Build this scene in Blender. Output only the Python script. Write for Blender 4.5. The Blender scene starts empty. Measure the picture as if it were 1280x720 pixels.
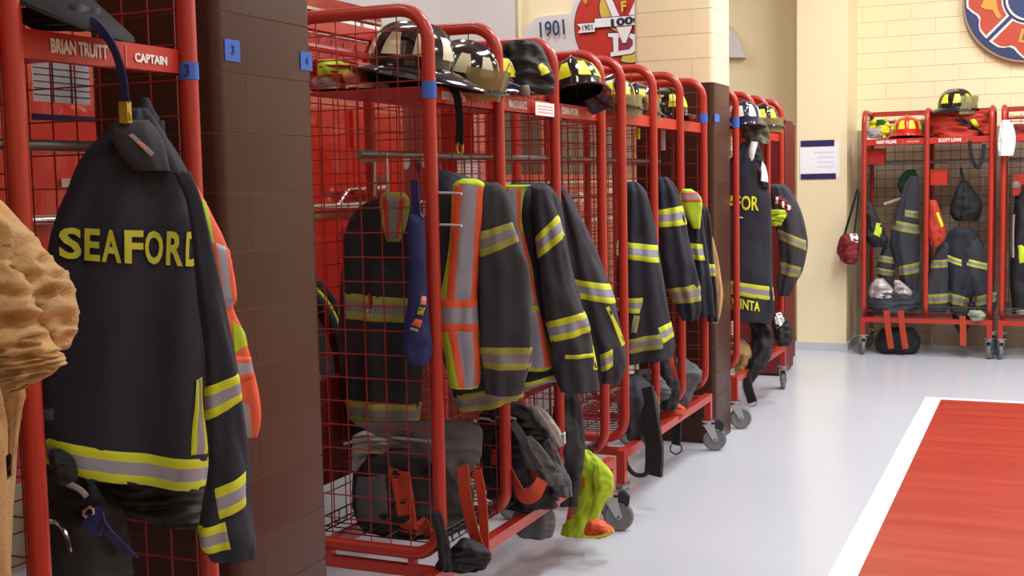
import bpy, bmesh, math, random
from mathutils import Vector, Matrix, noise
PI = math.pi
scene = bpy.context.scene
COL = scene.collection
random.seed(7)

# ---------------------------------------------------------------- camera
FPX, CX, CY, EYE = 1520.0, 640.0, 360.0, 1.5
Yc = Vector((1310 - CX, 215 - CY, FPX)).normalized()
_r = 0.0205
_D = Vector((_r, 1.0, -(_r * Yc.x + Yc.y) / Yc.z)).normalized()
_U = -_D
_X = Yc.cross(_U)
ROWS = (_X, Yc, _U)
CAM = Vector((0, 0, EYE))

def ray(px, py):
    d = Vector((px - CX, py - CY, FPX))
    return Vector((ROWS[0].dot(d), ROWS[1].dot(d), ROWS[2].dot(d)))

def on_y(px, py, Y):
    d = ray(px, py)
    return CAM + d * (Y / d.y)

def on_x(px, py, X):
    d = ray(px, py)
    return CAM + d * (X / d.x)

def on_z(px, py, Z=0.0):
    d = ray(px, py)
    return CAM + d * ((Z - EYE) / d.z)

cam_data = bpy.data.cameras.new('camera')
cam_data.sensor_fit = 'HORIZONTAL'
cam_data.sensor_width = 36
cam_data.lens = FPX / 1280 * 36
cam_data.clip_start = 0.05
cam = bpy.data.objects.new('camera', cam_data)
COL.objects.link(cam)
m = Matrix.Identity(4)
for i in range(3):
    m[i][0] = ROWS[i].x
    m[i][1] = -ROWS[i].y
    m[i][2] = -ROWS[i].z
    m[i][3] = CAM[i]
cam.matrix_world = m
scene.camera = cam

# ---------------------------------------------------------------- world, exposure, light
world = bpy.data.worlds.new('world')
scene.world = world
world.use_nodes = True
world.node_tree.nodes['Background'].inputs[0].default_value = (0.9, 0.93, 1.0, 1)
world.node_tree.nodes['Background'].inputs[1].default_value = 0.15
scene.view_settings.view_transform = 'Standard'
scene.view_settings.look = 'None'
scene.view_settings.gamma = 1.0
scene.view_settings.use_curve_mapping = False
scene.view_settings.exposure = 0.0

CEIL = 4.4
FIXTURE_SPOTS = [(-0.6, 8.7, 74), (1.0, 8.9, 62), (2.8, 8.6, 60), (0.0, 6.8, 78), (2.4, 6.6, 70), (-0.6, 4.5, 74), (2.6, 3.6, 50),  # next-to-last spot here is added to brighten the far pillar
                 (0.3, 1.2, 36), (2.8, 0.4, 40), (-4.2, 10.0, 24), (-6.6, 9.4, 42), (-6.9, 5.0, 26), (-2.75, 5.0, 18), (-2.8, 1.6, 24)]  # last spot is added to brighten the paper sheet behind the nearest rack
for fx, fy, pw in FIXTURE_SPOTS:
    ld = bpy.data.lights.new('ceiling_light_lamp', 'AREA')
    ld.shape = 'RECTANGLE'
    ld.size = 0.5
    ld.size_y = 1.2
    ld.energy = pw
    ld.color = (0.95, 0.985, 1.0)
    lo = bpy.data.objects.new('ceiling_light_lamp', ld)
    COL.objects.link(lo)
    lo.location = (fx, fy, CEIL - 0.14)

# ---------------------------------------------------------------- materials
def lin(c):
    out = []
    for v in c:
        v /= 255.0
        out.append(v / 12.92 if v <= 0.04045 else ((v + 0.055) / 1.055) ** 2.4)
    return tuple(out) + (1.0,)

MATS = {}
def mat(name, rgb, rough=0.6, metal=0.0, var=0.0, scale=6.0, bump=0.0, bscale=200.0, coat=0.0, emit=0.0, alpha=1.0, trans=0.0, spec=None):
    if name in MATS:
        return MATS[name]
    m = bpy.data.materials.new(name)
    m.use_nodes = True
    nt = m.node_tree
    b = nt.nodes['Principled BSDF']
    c = lin(rgb)
    b.inputs['Base Color'].default_value = c
    b.inputs['Roughness'].default_value = rough
    b.inputs['Metallic'].default_value = metal
    b.inputs['Coat Weight'].default_value = coat
    b.inputs['Transmission Weight'].default_value = trans
    b.inputs['Alpha'].default_value = alpha
    if spec is not None:
        b.inputs['Specular IOR Level'].default_value = spec
    if emit:
        b.inputs['Emission Color'].default_value = c
        b.inputs['Emission Strength'].default_value = emit
    tc = nt.nodes.new('ShaderNodeTexCoord')
    if var:
        n = nt.nodes.new('ShaderNodeTexNoise')
        n.inputs['Scale'].default_value = scale
        n.inputs['Detail'].default_value = 5
        nt.links.new(tc.outputs['Object'], n.inputs['Vector'])
        mx = nt.nodes.new('ShaderNodeMix')
        mx.data_type = 'RGBA'
        mx.inputs['A'].default_value = tuple(v * (1 - var) for v in c[:3]) + (1,)
        mx.inputs['B'].default_value = tuple(min(1, v * (1 + var)) for v in c[:3]) + (1,)
        nt.links.new(n.outputs['Fac'], mx.inputs['Factor'])
        nt.links.new(mx.outputs['Result'], b.inputs['Base Color'])
    if bump:
        n2 = nt.nodes.new('ShaderNodeTexNoise')
        n2.inputs['Scale'].default_value = bscale
        n2.inputs['Detail'].default_value = 3
        nt.links.new(tc.outputs['Object'], n2.inputs['Vector'])
        bp = nt.nodes.new('ShaderNodeBump')
        bp.inputs['Strength'].default_value = bump
        bp.inputs['Distance'].default_value = 0.004
        nt.links.new(n2.outputs['Fac'], bp.inputs['Height'])
        nt.links.new(bp.outputs['Normal'], b.inputs['Normal'])
    MATS[name] = m
    return m

RED = mat('red_powder_coat', (172, 46, 33), 0.38, 0, 0.08, 3, coat=0.15)
REDWIRE = mat('red_wire_coat', (150, 36, 28), 0.45)
REDSHEET = mat('red_sheet_paint', (186, 44, 30), 0.42, 0, 0.08, 3)
BLACKWIRE = mat('black_wire_coat', (28, 26, 30), 0.45)
BROWN = mat('brown_glazed_tile', (64, 34, 25), 0.38, 0, 0.12, 5, 0.06, 30, spec=0.35)
MORTAR = mat('mortar_pale', (226, 214, 180), 0.85)
MORTARD = mat('mortar_brown', (150, 122, 106), 0.8)
CREAM = mat('cream_glazed_tile', (246, 232, 190), 0.42, 0, 0.03, 3)
CREAMP = mat('cream_paint', (250, 238, 196), 0.55, 0, 0.03, 2)
CREAMJ = mat('cream_joint', (243, 230, 190), 0.8)
TAUPE = mat('taupe_tile', (158, 140, 120), 0.45, 0, 0.08, 4)
WHITEP = mat('white_paint', (222, 220, 218), 0.5)
NAVYC = mat('black_turnout_cloth', (34, 38, 50), 0.85, 0, 0.22, 5, 0.5, 260)
CHARC = mat('charcoal_turnout_cloth', (54, 55, 62), 0.88, 0, 0.22, 5, 0.5, 260)
INNER = mat('dark_lining', (20, 20, 25), 0.95)
TAN = mat('tan_turnout_cloth', (186, 150, 100), 0.85, 0, 0.16, 7, 0.5, 150)
YEL = mat('lime_yellow_trim', (200, 214, 44), 0.6, 0, 0.08, 20)
YELD = mat('worn_yellow_trim', (150, 150, 62), 0.7, 0, 0.15, 15)
SIL = mat('silver_reflective_tape', (150, 156, 174), 0.35, 0.25, 0.1, 25)
SILD = mat('worn_silver_tape', (122, 122, 124), 0.5, 0.1, 0.15, 25)
LIME = mat('lime_mesh_vest', (178, 206, 40), 0.75, 0, 0.1, 12, 0.4, 300)
ORANGE = mat('orange_tape', (222, 92, 56), 0.65, 0, 0.08, 12)
ORSTRAP = mat('orange_webbing', (184, 64, 36), 0.75, 0, 0.1, 12)
LETTER = mat('yellow_lettering', (196, 204, 62), 0.7)
LETTERB = mat('bright_yellow_lettering', (226, 230, 40), 0.7)
BLACK = mat('black_nylon', (24, 25, 30), 0.7, 0, 0.25, 8, 0.4, 220)
GREYN = mat('grey_nylon', (82, 82, 86), 0.75, 0, 0.2, 8, 0.4, 220)
BLUEC = mat('navy_blue_nylon', (28, 38, 92), 0.7, 0, 0.2, 8, 0.3, 220)
RUBBER = mat('black_rubber', (22, 22, 24), 0.55)
WHEEL = mat('grey_wheel_rubber', (112, 110, 112), 0.55, 0, 0.08, 10)
CHROME = mat('chrome', (215, 218, 222), 0.12, 1.0)
ZINC = mat('zinc_plate', (170, 172, 174), 0.32, 0.85)
STEEL = mat('dull_steel', (126, 118, 116), 0.4, 0.6)
TAPE = mat('blue_painters_tape', (58, 106, 196), 0.75)
TAPEINK = mat('blue_ink', (28, 44, 118), 0.8)
WHITE = mat('white_print', (240, 240, 240), 0.6)
PAPER = mat('white_paper', (246, 246, 250), 0.7)
PINKW = mat('faded_print', (226, 150, 130), 0.6)
GLOSSB = mat('gloss_black_shell', (20, 20, 26), 0.14, 0, coat=0.6)
GLOSSBL = mat('gloss_dark_blue_shell', (30, 34, 66), 0.16, 0, coat=0.6)
GLOSSR = mat('gloss_red_shell', (206, 44, 30), 0.2, 0, coat=0.5)
GLOSSY = mat('gloss_yellow_patch', (224, 224, 50), 0.35)
VISOR = mat('amber_visor', (150, 142, 96), 0.08, 0, alpha=0.6, coat=0.3)
LEATHER = mat('worn_leather', (50, 40, 36), 0.6, 0, 0.2, 20)
TRUCK = mat('fire_engine_red', (156, 26, 16), 0.22, 0, 0.04, 2, coat=0.6)
GLASSD = mat('dark_window_glass', (18, 22, 26), 0.06, 0, coat=0.5)
GREENN = mat('dark_green_cloth', (20, 74, 40), 0.8, 0, 0.3, 10)
REDCLOTH = mat('red_orange_cloth', (178, 52, 36), 0.75, 0, 0.2, 9, 0.3, 150)
REDBAG = mat('dark_red_nylon', (120, 26, 30), 0.75, 0, 0.2, 9)
GREYW = mat('grey_white_cloth', (150, 144, 140), 0.8, 0, 0.15, 12)
BRASS = mat('yellow_snap_hook', (176, 158, 60), 0.4, 0.4)

# ---------------------------------------------------------------- mesh helpers
class MB:
    def __init__(s):
        s.v = []; s.f = []; s.m = []
    def add(s, verts, faces, mi=0):
        o = len(s.v)
        s.v += [tuple(v) for v in verts]
        for f in faces:
            s.f.append(tuple(i + o for i in f)); s.m.append(mi)
        return s
    def box(s, x0, x1, y0, y1, z0, z1, mi=0):
        v = [(x0, y0, z0), (x1, y0, z0), (x1, y1, z0), (x0, y1, z0), (x0, y0, z1), (x1, y0, z1), (x1, y1, z1), (x0, y1, z1)]
        return s.add(v, [(3, 2, 1, 0), (4, 5, 6, 7), (0, 1, 5, 4), (1, 2, 6, 5), (2, 3, 7, 6), (3, 0, 4, 7)], mi)
    def tube(s, pts, r, n=8, closed=False, mi=0, caps=True):
        pts = [Vector(p) for p in pts]
        k = len(pts)
        rad = r if isinstance(r, (list, tuple)) else [r] * k
        verts = []
        prev = None
        for i, p in enumerate(pts):
            a = pts[(i - 1) % k] if (closed or i > 0) else p
            b = pts[(i + 1) % k] if (closed or i < k - 1) else p
            t = (b - a)
            t = t.normalized() if t.length > 1e-9 else Vector((0, 0, 1))
            if prev is None:
                ref = Vector((0, 0, 1)) if abs(t.z) < 0.9 else Vector((1, 0, 0))
                nx = t.cross(ref).normalized()
            else:
                nx = (prev - t * prev.dot(t))
                nx = nx.normalized() if nx.length > 1e-6 else t.orthogonal().normalized()
            prev = nx
            ny = t.cross(nx)
            for j in range(n):
                an = 2 * PI * j / n
                verts.append(p + (nx * math.cos(an) + ny * math.sin(an)) * rad[i])
        faces = []
        for i in range(k if closed else k - 1):
            i2 = (i + 1) % k
            for j in range(n):
                j2 = (j + 1) % n
                faces.append((i * n + j, i * n + j2, i2 * n + j2, i2 * n + j))
        if not closed and caps:
            faces.append(tuple(range(n - 1, -1, -1)))
            faces.append(tuple((k - 1) * n + j for j in range(n)))
        return s.add(verts, faces, mi)
    def strap(s, pts, w, t, wdir, mi=0):
        """flat webbing along a path; w width along wdir"""
        pts = [Vector(p) for p in pts]
        wd = Vector(wdir).normalized()
        verts = []
        for i, p in enumerate(pts):
            a = pts[max(0, i - 1)]; b = pts[min(len(pts) - 1, i + 1)]
            tg = (b - a).normalized()
            ww = (wd - tg * wd.dot(tg))
            ww = ww.normalized() if ww.length > 1e-6 else tg.orthogonal().normalized()
            nn = tg.cross(ww)
            for sx, sy in ((-1, -1), (1, -1), (1, 1), (-1, 1)):
                verts.append(p + ww * (sx * w / 2) + nn * (sy * t / 2))
        faces = []
        for i in range(len(pts) - 1):
            for j in range(4):
                j2 = (j + 1) % 4
                faces.append((i * 4 + j, i * 4 + j2, i * 4 + 4 + j2, i * 4 + 4 + j))
        faces.append((3, 2, 1, 0)); o = (len(pts) - 1) * 4
        faces.append((o, o + 1, o + 2, o + 3))
        return s.add(verts, faces, mi)
    def lathe(s, prof, n=24, sx=1.0, sy=1.0, c=(0, 0, 0), mi=0, axis='z'):
        verts = []; k = len(prof)
        for r, z in prof:
            for j in range(n):
                a = 2 * PI * j / n
                p = (r * math.cos(a) * sx, r * math.sin(a) * sy, z)
                if axis == 'x': p = (z, p[0], p[1])
                if axis == 'y': p = (p[0], z, p[1])
                verts.append((p[0] + c[0], p[1] + c[1], p[2] + c[2]))
        faces = []
        for i in range(k - 1):
            for j in range(n):
                j2 = (j + 1) % n
                faces.append((i * n + j, i * n + j2, (i + 1) * n + j2, (i + 1) * n + j))
        if prof[0][0] > 1e-6: faces.append(tuple(range(n - 1, -1, -1)))
        if prof[-1][0] > 1e-6: faces.append(tuple((k - 1) * n + j for j in range(n)))
        return s.add(verts, faces, mi)
    def prism(s, poly, h0, h1, mi=0, plane='xz'):
        """polygon in a plane extruded along the remaining axis from h0 to h1"""
        def P(a, b, h):
            return (a, h, b) if plane == 'xz' else ((h, a, b) if plane == 'yz' else (a, b, h))
        n = len(poly)
        v = [P(a, b, h0) for a, b in poly] + [P(a, b, h1) for a, b in poly]
        f = [tuple(range(n)), tuple(range(2 * n - 1, n - 1, -1))]
        for i in range(n):
            j = (i + 1) % n
            f.append((i, i + n, j + n, j))
        return s.add(v, f, mi)
    def build(s, name, mats, parent=None, smooth=False, loc=None):
        me = bpy.data.meshes.new(name)
        me.from_pydata(s.v, [], s.f)
        if not isinstance(mats, (list, tuple)): mats = [mats]
        for mm in mats: me.materials.append(mm)
        me.polygons.foreach_set('material_index', s.m)
        if smooth: me.polygons.foreach_set('use_smooth', [True] * len(s.f))
        me.update()
        bm = bmesh.new(); bm.from_mesh(me)
        bmesh.ops.recalc_face_normals(bm, faces=bm.faces)
        bm.to_mesh(me); bm.free()
        if smooth == 'auto':
            try: me.set_sharp_from_angle(angle=math.radians(40))
            except Exception: pass
        return link(name, me, parent, loc)

def link(name, me, parent=None, loc=None):
    o = bpy.data.objects.new(name, me)
    COL.objects.link(o)
    if parent: o.parent = parent
    if loc: o.location = loc
    return o

def thing(name, label, cat, loc=(0, 0, 0), rz=0.0, group=None):
    o = bpy.data.objects.new(name, None)
    COL.objects.link(o)
    o.location = loc; o.rotation_euler = (0, 0, rz)
    o['label'] = label; o['category'] = cat
    if group: o['group'] = group
    return o

def tag(o, label, cat, group=None):
    o['label'] = label; o['category'] = cat
    if group: o['group'] = group
    return o

def struct(o):
    o['kind'] = 'structure'
    return o

def local(root, o):
    """parent o to root, keeping o's world-space mesh in place (root has identity scale)"""
    o.parent = root
    mw = Matrix.Translation(root.location) @ root.rotation_euler.to_matrix().to_4x4()
    o.matrix_parent_inverse = mw.inverted()
    return o

def text_mesh(s, size=1.0, bold=0.0, extrude=0.0, align='CENTER', xs=1.0, spacing=1.0):
    cu = bpy.data.curves.new('t', 'FONT')
    cu.body = s; cu.size = size; cu.align_x = align; cu.align_y = 'BOTTOM_BASELINE' if False else 'CENTER'
    cu.offset = bold; cu.extrude = extrude; cu.resolution_u = 3
    cu.space_character = spacing
    o = bpy.data.objects.new('t', cu)
    COL.objects.link(o)
    bpy.context.view_layer.update()
    dg = bpy.context.evaluated_depsgraph_get()
    me = bpy.data.meshes.new_from_object(o.evaluated_get(dg))
    bpy.data.objects.remove(o); bpy.data.curves.remove(cu)
    for v in me.vertices: v.co.x *= xs
    return me

def flat_text(name, s, size, M, matl, parent=None, bold=0.0, xs=1.0, spacing=1.0, extrude=0.0008):
    """text lying in local XY, placed by matrix M (world)"""
    me = text_mesh(s, size, bold, extrude, xs=xs, spacing=spacing)
    me.transform(M)
    me.materials.clear(); me.materials.append(matl)
    return link(name, me, parent)

def frame_m(origin, xdir, ydir):
    x = Vector(xdir).normalized(); y = Vector(ydir).normalized(); z = x.cross(y)
    M = Matrix.Identity(4)
    for i in range(3):
        M[i][0] = x[i]; M[i][1] = y[i]; M[i][2] = z[i]; M[i][3] = origin[i]
    return M

# ================================================================ THE ROOM
XL, XR, YB, YW = -9.0, 5.5, -3.5, 11.25
# floor
floor_m = mat('floor_grey_epoxy', (196, 201, 211), 0.22, 0, 0.05, 1.2, 0.05, 20, coat=0.0)
struct(MB().box(XL, XR, YB, YW + .3, -0.1, 0).build('floor', floor_m))
redfloor = mat('red_floor_paint', (196, 52, 34), 0.3, 0, 0.12, 1.5, 0.08, 12)
# brushed streaks across the red paint
def streak(m):
    nt = m.node_tree; b = nt.nodes['Principled BSDF']
    tc = nt.nodes.new('ShaderNodeTexCoord'); mp = nt.nodes.new('ShaderNodeMapping')
    mp.inputs['Scale'].default_value = (0.7, 9, 1)
    n = nt.nodes.new('ShaderNodeTexNoise'); n.inputs['Scale'].default_value = 1.6; n.inputs['Detail'].default_value = 6
    nt.links.new(tc.outputs['Object'], mp.inputs['Vector']); nt.links.new(mp.outputs['Vector'], n.inputs['Vector'])
    r = nt.nodes.new('ShaderNodeValToRGB')
    r.color_ramp.elements[0].position = 0.3; r.color_ramp.elements[0].color = lin((162, 46, 34))
    r.color_ramp.elements[1].position = 0.7; r.color_ramp.elements[1].color = lin((180, 66, 50))
    nt.links.new(n.outputs['Fac'], r.inputs['Fac']); nt.links.new(r.outputs['Color'], b.inputs['Base Color'])
streak(redfloor)
struct(MB().box(-0.63, 4.6, -2.0, 8.48, -0.01, 0.003).build('floor_red_paint', redfloor))
wl = MB().box(-0.735, -0.63, -2.0, 8.55, -0.01, 0.004).box(-0.63, 4.6, 8.48, 8.55, -0.01, 0.004)
struct(wl.build('floor_white_line', mat('white_floor_paint', (236, 238, 242), 0.3)))
# walls
far = struct(MB().box(XL, XR, YW, YW + .3, -0.05, CEIL).build('wall_far', CREAMJ))
struct(MB().box(XL - .3, XL, YB, YW + .3, -0.05, CEIL).build('wall_left', CREAMP))
struct(MB().box(XR, XR + .3, YB, YW + .3, -0.05, CEIL).build('wall_right', CREAMP))
struct(MB().box(XL - .3, XR + .3, YB - .3, YB, -0.05, CEIL).build('wall_back', CREAMP))
struct(MB().box(XL - .3, XR + .3, YB - .3, YW + .3, CEIL, CEIL + .2).build('ceiling', WHITEP))
struct(MB().box(XL, -3.2, YW - .02, YW + .01, 0, CEIL).build('trim_1', CREAMP))

BH, BL = 0.1355, 0.4065   # glazed tile course and length
def block_mesh(name, L, matl, t=0.006, j=0.0022):
    me_b = MB().box(-L / 2 + j, L / 2 - j, -t, 0.0, j * .6, BH - j * .6)
    me = bpy.data.meshes.new(name); me.from_pydata(me_b.v, [], me_b.f); me.materials.append(matl); me.update()
    bm = bmesh.new(); bm.from_mesh(me)
    bmesh.ops.recalc_face_normals(bm, faces=bm.faces)
    bmesh.ops.bevel(bm, geom=[e for e in bm.edges if all(abs(v.co.y + t) < 1e-6 for v in e.verts)], offset=0.003, segments=1, affect='EDGES')
    bm.to_mesh(me); bm.free()
    return me
bm_cream = block_mesh('tile', BL, CREAM); bm_taupe = block_mesh('tile', BL, TAUPE)
for r in range(0, 26):
    off = BL / 2 if r % 2 else 0
    for k in range(-1, 7):
        x = -1.32 + off + k * BL - (BL if off else 0) + BL / 2
        if x > 1.0: continue
        link('tile', bm_taupe if r < 14 else bm_cream, far, (x, YW, r * BH))
# far column, with its stepped base
col = MB().box(-1.985, -1.565, 10.65, YW, 0.0, CEIL)
colo = struct(col.build('trim_2', CREAM))
cb = MB().box(-2.0, -1.55, 10.62, YW, 0, 0.07)
struct(cb.build('baseboard_far', mat('grey_white_cove', (196, 198, 204), 0.4)))
# cream wall panel between pillar and column sits on the far wall
# pillars
def rounded_block(x0, x1, y0, y1, z0, z1, round_corners, r=0.03):
    """plan outline with chosen outer corners rounded; extruded in z"""
    pts = []
    for (cx, cy, sx, sy, name, a0) in ((x1, y0, -1, 1, 'a', -90), (x1, y1, -1, -1, 'b', 0), (x0, y1, 1, -1, 'c', 90), (x0, y0, 1, 1, 'd', 180)):
        if name in round_corners:
            for q in range(5):
                a = math.radians(a0 + 90 * q / 4)
                pts.append((cx + sx * r + r * math.cos(a), cy + sy * r + r * math.sin(a)))
        else:
            pts.append((cx, cy))
    return MB().prism(pts, z0, z1, plane='xy')
def pillar(y0, y1, x0, x1, n_brown, label_idx):
    core = rounded_block(x0 + .003, x1 - .003, y0 + .003, y1 - .003, 0, n_brown * BH, 'abcd', 0.03).build('trim_%d' % label_idx, MORTARD)
    struct(core)
    rounded_block(x0 + .003, x1 - .003, y0 + .003, y1 - .003, n_brown * BH, CEIL, 'abcd', 0.03).build('upper_core', MORTAR, core)
    n = int(CEIL / BH)
    for r in range(n):
        z0 = r * BH + 0.0016; z1 = (r + 1) * BH - 0.0016
        m_ = BROWN if r < n_brown else CREAM
        if r % 2 == 0:
            ys = y0 + 0.11
            a = rounded_block(x0, x1, y0, ys - .0004, z0, z1, 'ad'); b = rounded_block(x0, x1, ys + .0004, y1, z0, z1, 'bc')
        else:
            xs = x1 - 0.12
            a = rounded_block(x0, xs - .0004, y0, y1, z0, z1, 'cd'); b = rounded_block(xs + .0004, x1, y0, y1, z0, z1, 'ab')
        for q in (a, b):
            q.build('tile', m_, core, smooth='auto')
    return core
pil_near = pillar(2.245, 2.645, on_y(112, 150, 2.245).x, -1.70, 15, 3)
pil_far = pillar(6.675, 7.06, -2.16, -1.70, 15, 4)

# ceiling lights, some added as fill (housings around the lamps)
for i, (fx, fy, pw) in enumerate(FIXTURE_SPOTS):
    t = thing('ceiling_light', 'long white ceiling light above the bay, some added as fill', 'light', (fx, fy, CEIL), 0, 'ceiling lights of the bay')
    MB().box(-.28, .28, -.64, .64, -.1, 0).build('housing', WHITEP, t)
# ================================================================ RACKS
ZB, ZT, TR, DEP = 0.355, 2.025, 0.0205, 0.5
def loop_pts(d0, d1, z0, z1, r, n=6):
    pts = []
    for cx, cz, a0 in ((d1 - r, z1 - r, 0), (d0 + r, z1 - r, 90), (d0 + r, z0 + r, 180), (d1 - r, z0 + r, 270)):
        for q in range(n + 1):
            a = math.radians(a0 + 90 * q / n)
            pts.append((cx + r * math.cos(a), cz + r * math.sin(a)))
    return pts

def wheel_caster(root, x, y, brake=False, ang=0.0):
    c = bpy.data.objects.new('caster', None)
    mb = MB()
    mb.box(-.034, .034, -.034, .034, .165, .172)
    mb.lathe([(.02, .145), (.026, .15), (.026, .165)], 12)
    for s in (-1, 1):
        mb.prism([(-.03, .15), (.03, .15), (.052, .065), (.036, .05), (.02, .065)], s * .021 - .002, s * .021 + .002)
    mb.box(-.03, .034, -.022, .022, .142, .15)
    w = MB()
    w.lathe([(.010, -.016), (.05, -.014), (.054, -.0165), (.062, -.013), (.065, -.006), (.065, .006), (.062, .013), (.054, .0165), (.05, .014), (.010, .016)], 28, c=(.035, 0, .065), axis='y')
    w.lathe([(.008, -.026), (.008, .026)], 10, c=(.035, 0, .065), axis='y')
    R_ = Matrix.Translation((x, y, 0)) @ Matrix.Rotation(ang, 4, 'Z')
    o = mb.build('caster', ZINC, root); o.data.transform(R_)
    w2 = w.build('wheel', WHEEL, o, smooth='auto'); w2.data.transform(R_)
    if brake:
        bk = MB().prism([(.0, .17), (.062, .172), (.085, .15), (.08, .118), (.066, .11), (.062, .13), (.0, .135)], -.02, .02).build('brake_pedal', RUBBER, o)
        bk.data.transform(R_)

def wires(d0, d1, z0, z1, x, r=0.0022, step=.0762, axis='x', x1=None):
    """a welded wire grid; axis x: grid in the y-z plane at x; axis y: grid in x-z plane"""
    mb = MB()
    k = int((z1 - z0) / step)
    zs = [z1 - .06 - i * step for i in range(k)]
    n = int(round((d1 - d0) / step))
    ds = [d0 + (i + .5) * (d1 - d0) / n for i in range(n)] if axis == 'x' else [d0 + (i + .5) * (d1 - d0) / n for i in range(n)]
    for z in zs:
        if axis == 'x': mb.tube([(x, d0, z), (x, d1, z)], r, 5, caps=False)
        else: mb.tube([(d0, x, z), (d1, x, z)], r, 5, caps=False)
    for d in ds:
        if axis == 'x': mb.tube([(x + r * 1.6, d, z0), (x + r * 1.6, d, z1)], r, 5, caps=False)
        else: mb.tube([(d, x + r * 1.6, z0), (d, x + r * 1.6, z1)], r, 5, caps=False)
    return mb

def rack(loc, rz, xs, label, cat='gear rack', caster_ang=(0.0, 0.0), brake=(False, False), names=(), rod_y=.25, back_z0=ZB, wire_m=REDWIRE, shelf_m=REDSHEET, ext=.075, kick=False):
    """xs: positions of the loop frames along the row (local x); depth runs local +y"""
    root = thing('gear_rack', label, cat, loc, rz, 'rolling red gear racks')
    for x in xs:
        pts = [(x, d, z) for d, z in loop_pts(0, DEP, ZB, ZT, .095)]
        fr = MB().tube(pts, TR, 12, closed=True).build('divider_frame', RED, root, smooth=True)
        wires(0.0, DEP, ZB, ZT, x).build('wire_panel', wire_m, fr)
    x0, x1 = xs[0], xs[-1]
    if kick:
        MB().box(x0, x1, DEP + .012, DEP + .018, .50, .86).build('rear_kick_panel', mat('dark_red_paint', (104, 26, 22), .5), root)
    # rear grid, rails, shelf
    wires(x0, x1, ZB, ZT - .04, DEP, axis='y').build('rear_wire_panel', wire_m, root)
    MB().tube([(x0, DEP, ZT - .07), (x1, DEP, ZT - .07)], .014, 8).build('rear_top_rail', RED, root, smooth='auto')
    MB().box(x0, x1, DEP - .045, DEP - .005, ZT - .022, ZT + .018).build('top_bar', RED, root)
    e = ext
    for nm, y in (('front_base_rail', 0.0), ('rear_base_rail', DEP)):
        mb = MB().box(x0 - e, x1 + e, y - .019, y + .019, ZB - .075, ZB - .037)
        mb.build(nm, RED, root)
        for xe in (x0 - e + .019, x1 + e - .019):
            MB().box(xe - .019, xe + .019, y - .019, y + .019, .172, ZB - .075).build('caster_post', RED, root)
    for x in (x0, x1):
        MB().box(x - .016, x + .016, .019, DEP - .019, ZB - .073, ZB - .04).build('cross_rail', RED, root)
    for x in xs:
        for y in (0.1, DEP - .1): MB().box(x - .012, x + .012, y - .012, y + .012, ZB - .04, ZB - TR + .005).build('frame_bracket', RED, root)
    for ix, xe in enumerate((x0 - e + .019, x1 + e - .019)):
        for iy, y in enumerate((0.0, DEP)):
            wheel_caster(root, xe, y, brake[ix] and iy == 0, caster_ang[ix] + iy * .7)
    for i in range(len(xs) - 1):
        a, b = xs[i] + TR, xs[i + 1] - TR
        sh = MB().box(a, b, 0.012, DEP - .01, 1.793, 1.797).box(a, b, 0.008, 0.012, 1.745, 1.799).box(a, b, 0.008, .03, 1.745, 1.748)
        so = sh.build('top_shelf', shelf_m, root)
        if i < len(names) and names[i]:
            nm, ttl = names[i][:2]
            w = b - a
            MB().box(a + w * .63, a + w * .634, .006, .0085, 1.75, 1.793).build('plate_joint', PINKW, so)
            s = .034 * min(1.0, 9.5 / max(len(nm), 1))
            flat_text('name_lettering', nm, .036, frame_m((a + w * .345, .0065, 1.772), (1, 0, 0), (0, 0, 1)), WHITE, so, bold=.0012, xs=min(1.0, (w * .42) / (.0245 * len(nm))))
            if ttl:
                flat_text('rank_lettering', ttl, .024 if len(names[i]) < 3 else names[i][2], frame_m((a + w * .80, .0065, 1.770), (1, 0, 0), (0, 0, 1)), WHITE if ttl == 'CAPTAIN' else PINKW, so, bold=.0009, xs=min(1.0, (w * .28) / (.016 * len(ttl))))
        MB().tube([(xs[i], rod_y, 1.6), (xs[i + 1], rod_y, 1.6)], .0125, 10).build('hanger_rod', STEEL, root, smooth='auto')
        # bottom wire shelf
        wb = MB()
        zb = ZB + .028
        n = int((b - a) / .05)
        for k in range(n + 1):
            x = a + .01 + (b - a - .02) * k / n
            wb.tube([(x, .02, zb - .02), (x, .03, zb), (x, DEP - .03, zb), (x, DEP - .02, zb - .02)], .0024, 5, caps=False)
        for k in range(6):
            y = .04 + (DEP - .08) * k / 5
            wb.tube([(a, y, zb + .004), (b, y, zb + .004)], .003, 5, caps=False)
        for y in (.024, DEP - .024):
            wb.tube([(a, y, zb + .03), (b, y, zb + .03)], .003, 5, caps=False)
            wb.tube([(a, y, zb - .018), (b, y, zb - .018)], .003, 5, caps=False)
            for k in range(n + 1):
                x = a + .01 + (b - a - .02) * k / n
                wb.tube([(x, y, zb - .018), (x, y, zb + .03)], .0022, 5, caps=False)
        wb.build('bottom_wire_shelf', BLACKWIRE, root)
    return root

R90 = PI / 2
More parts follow.
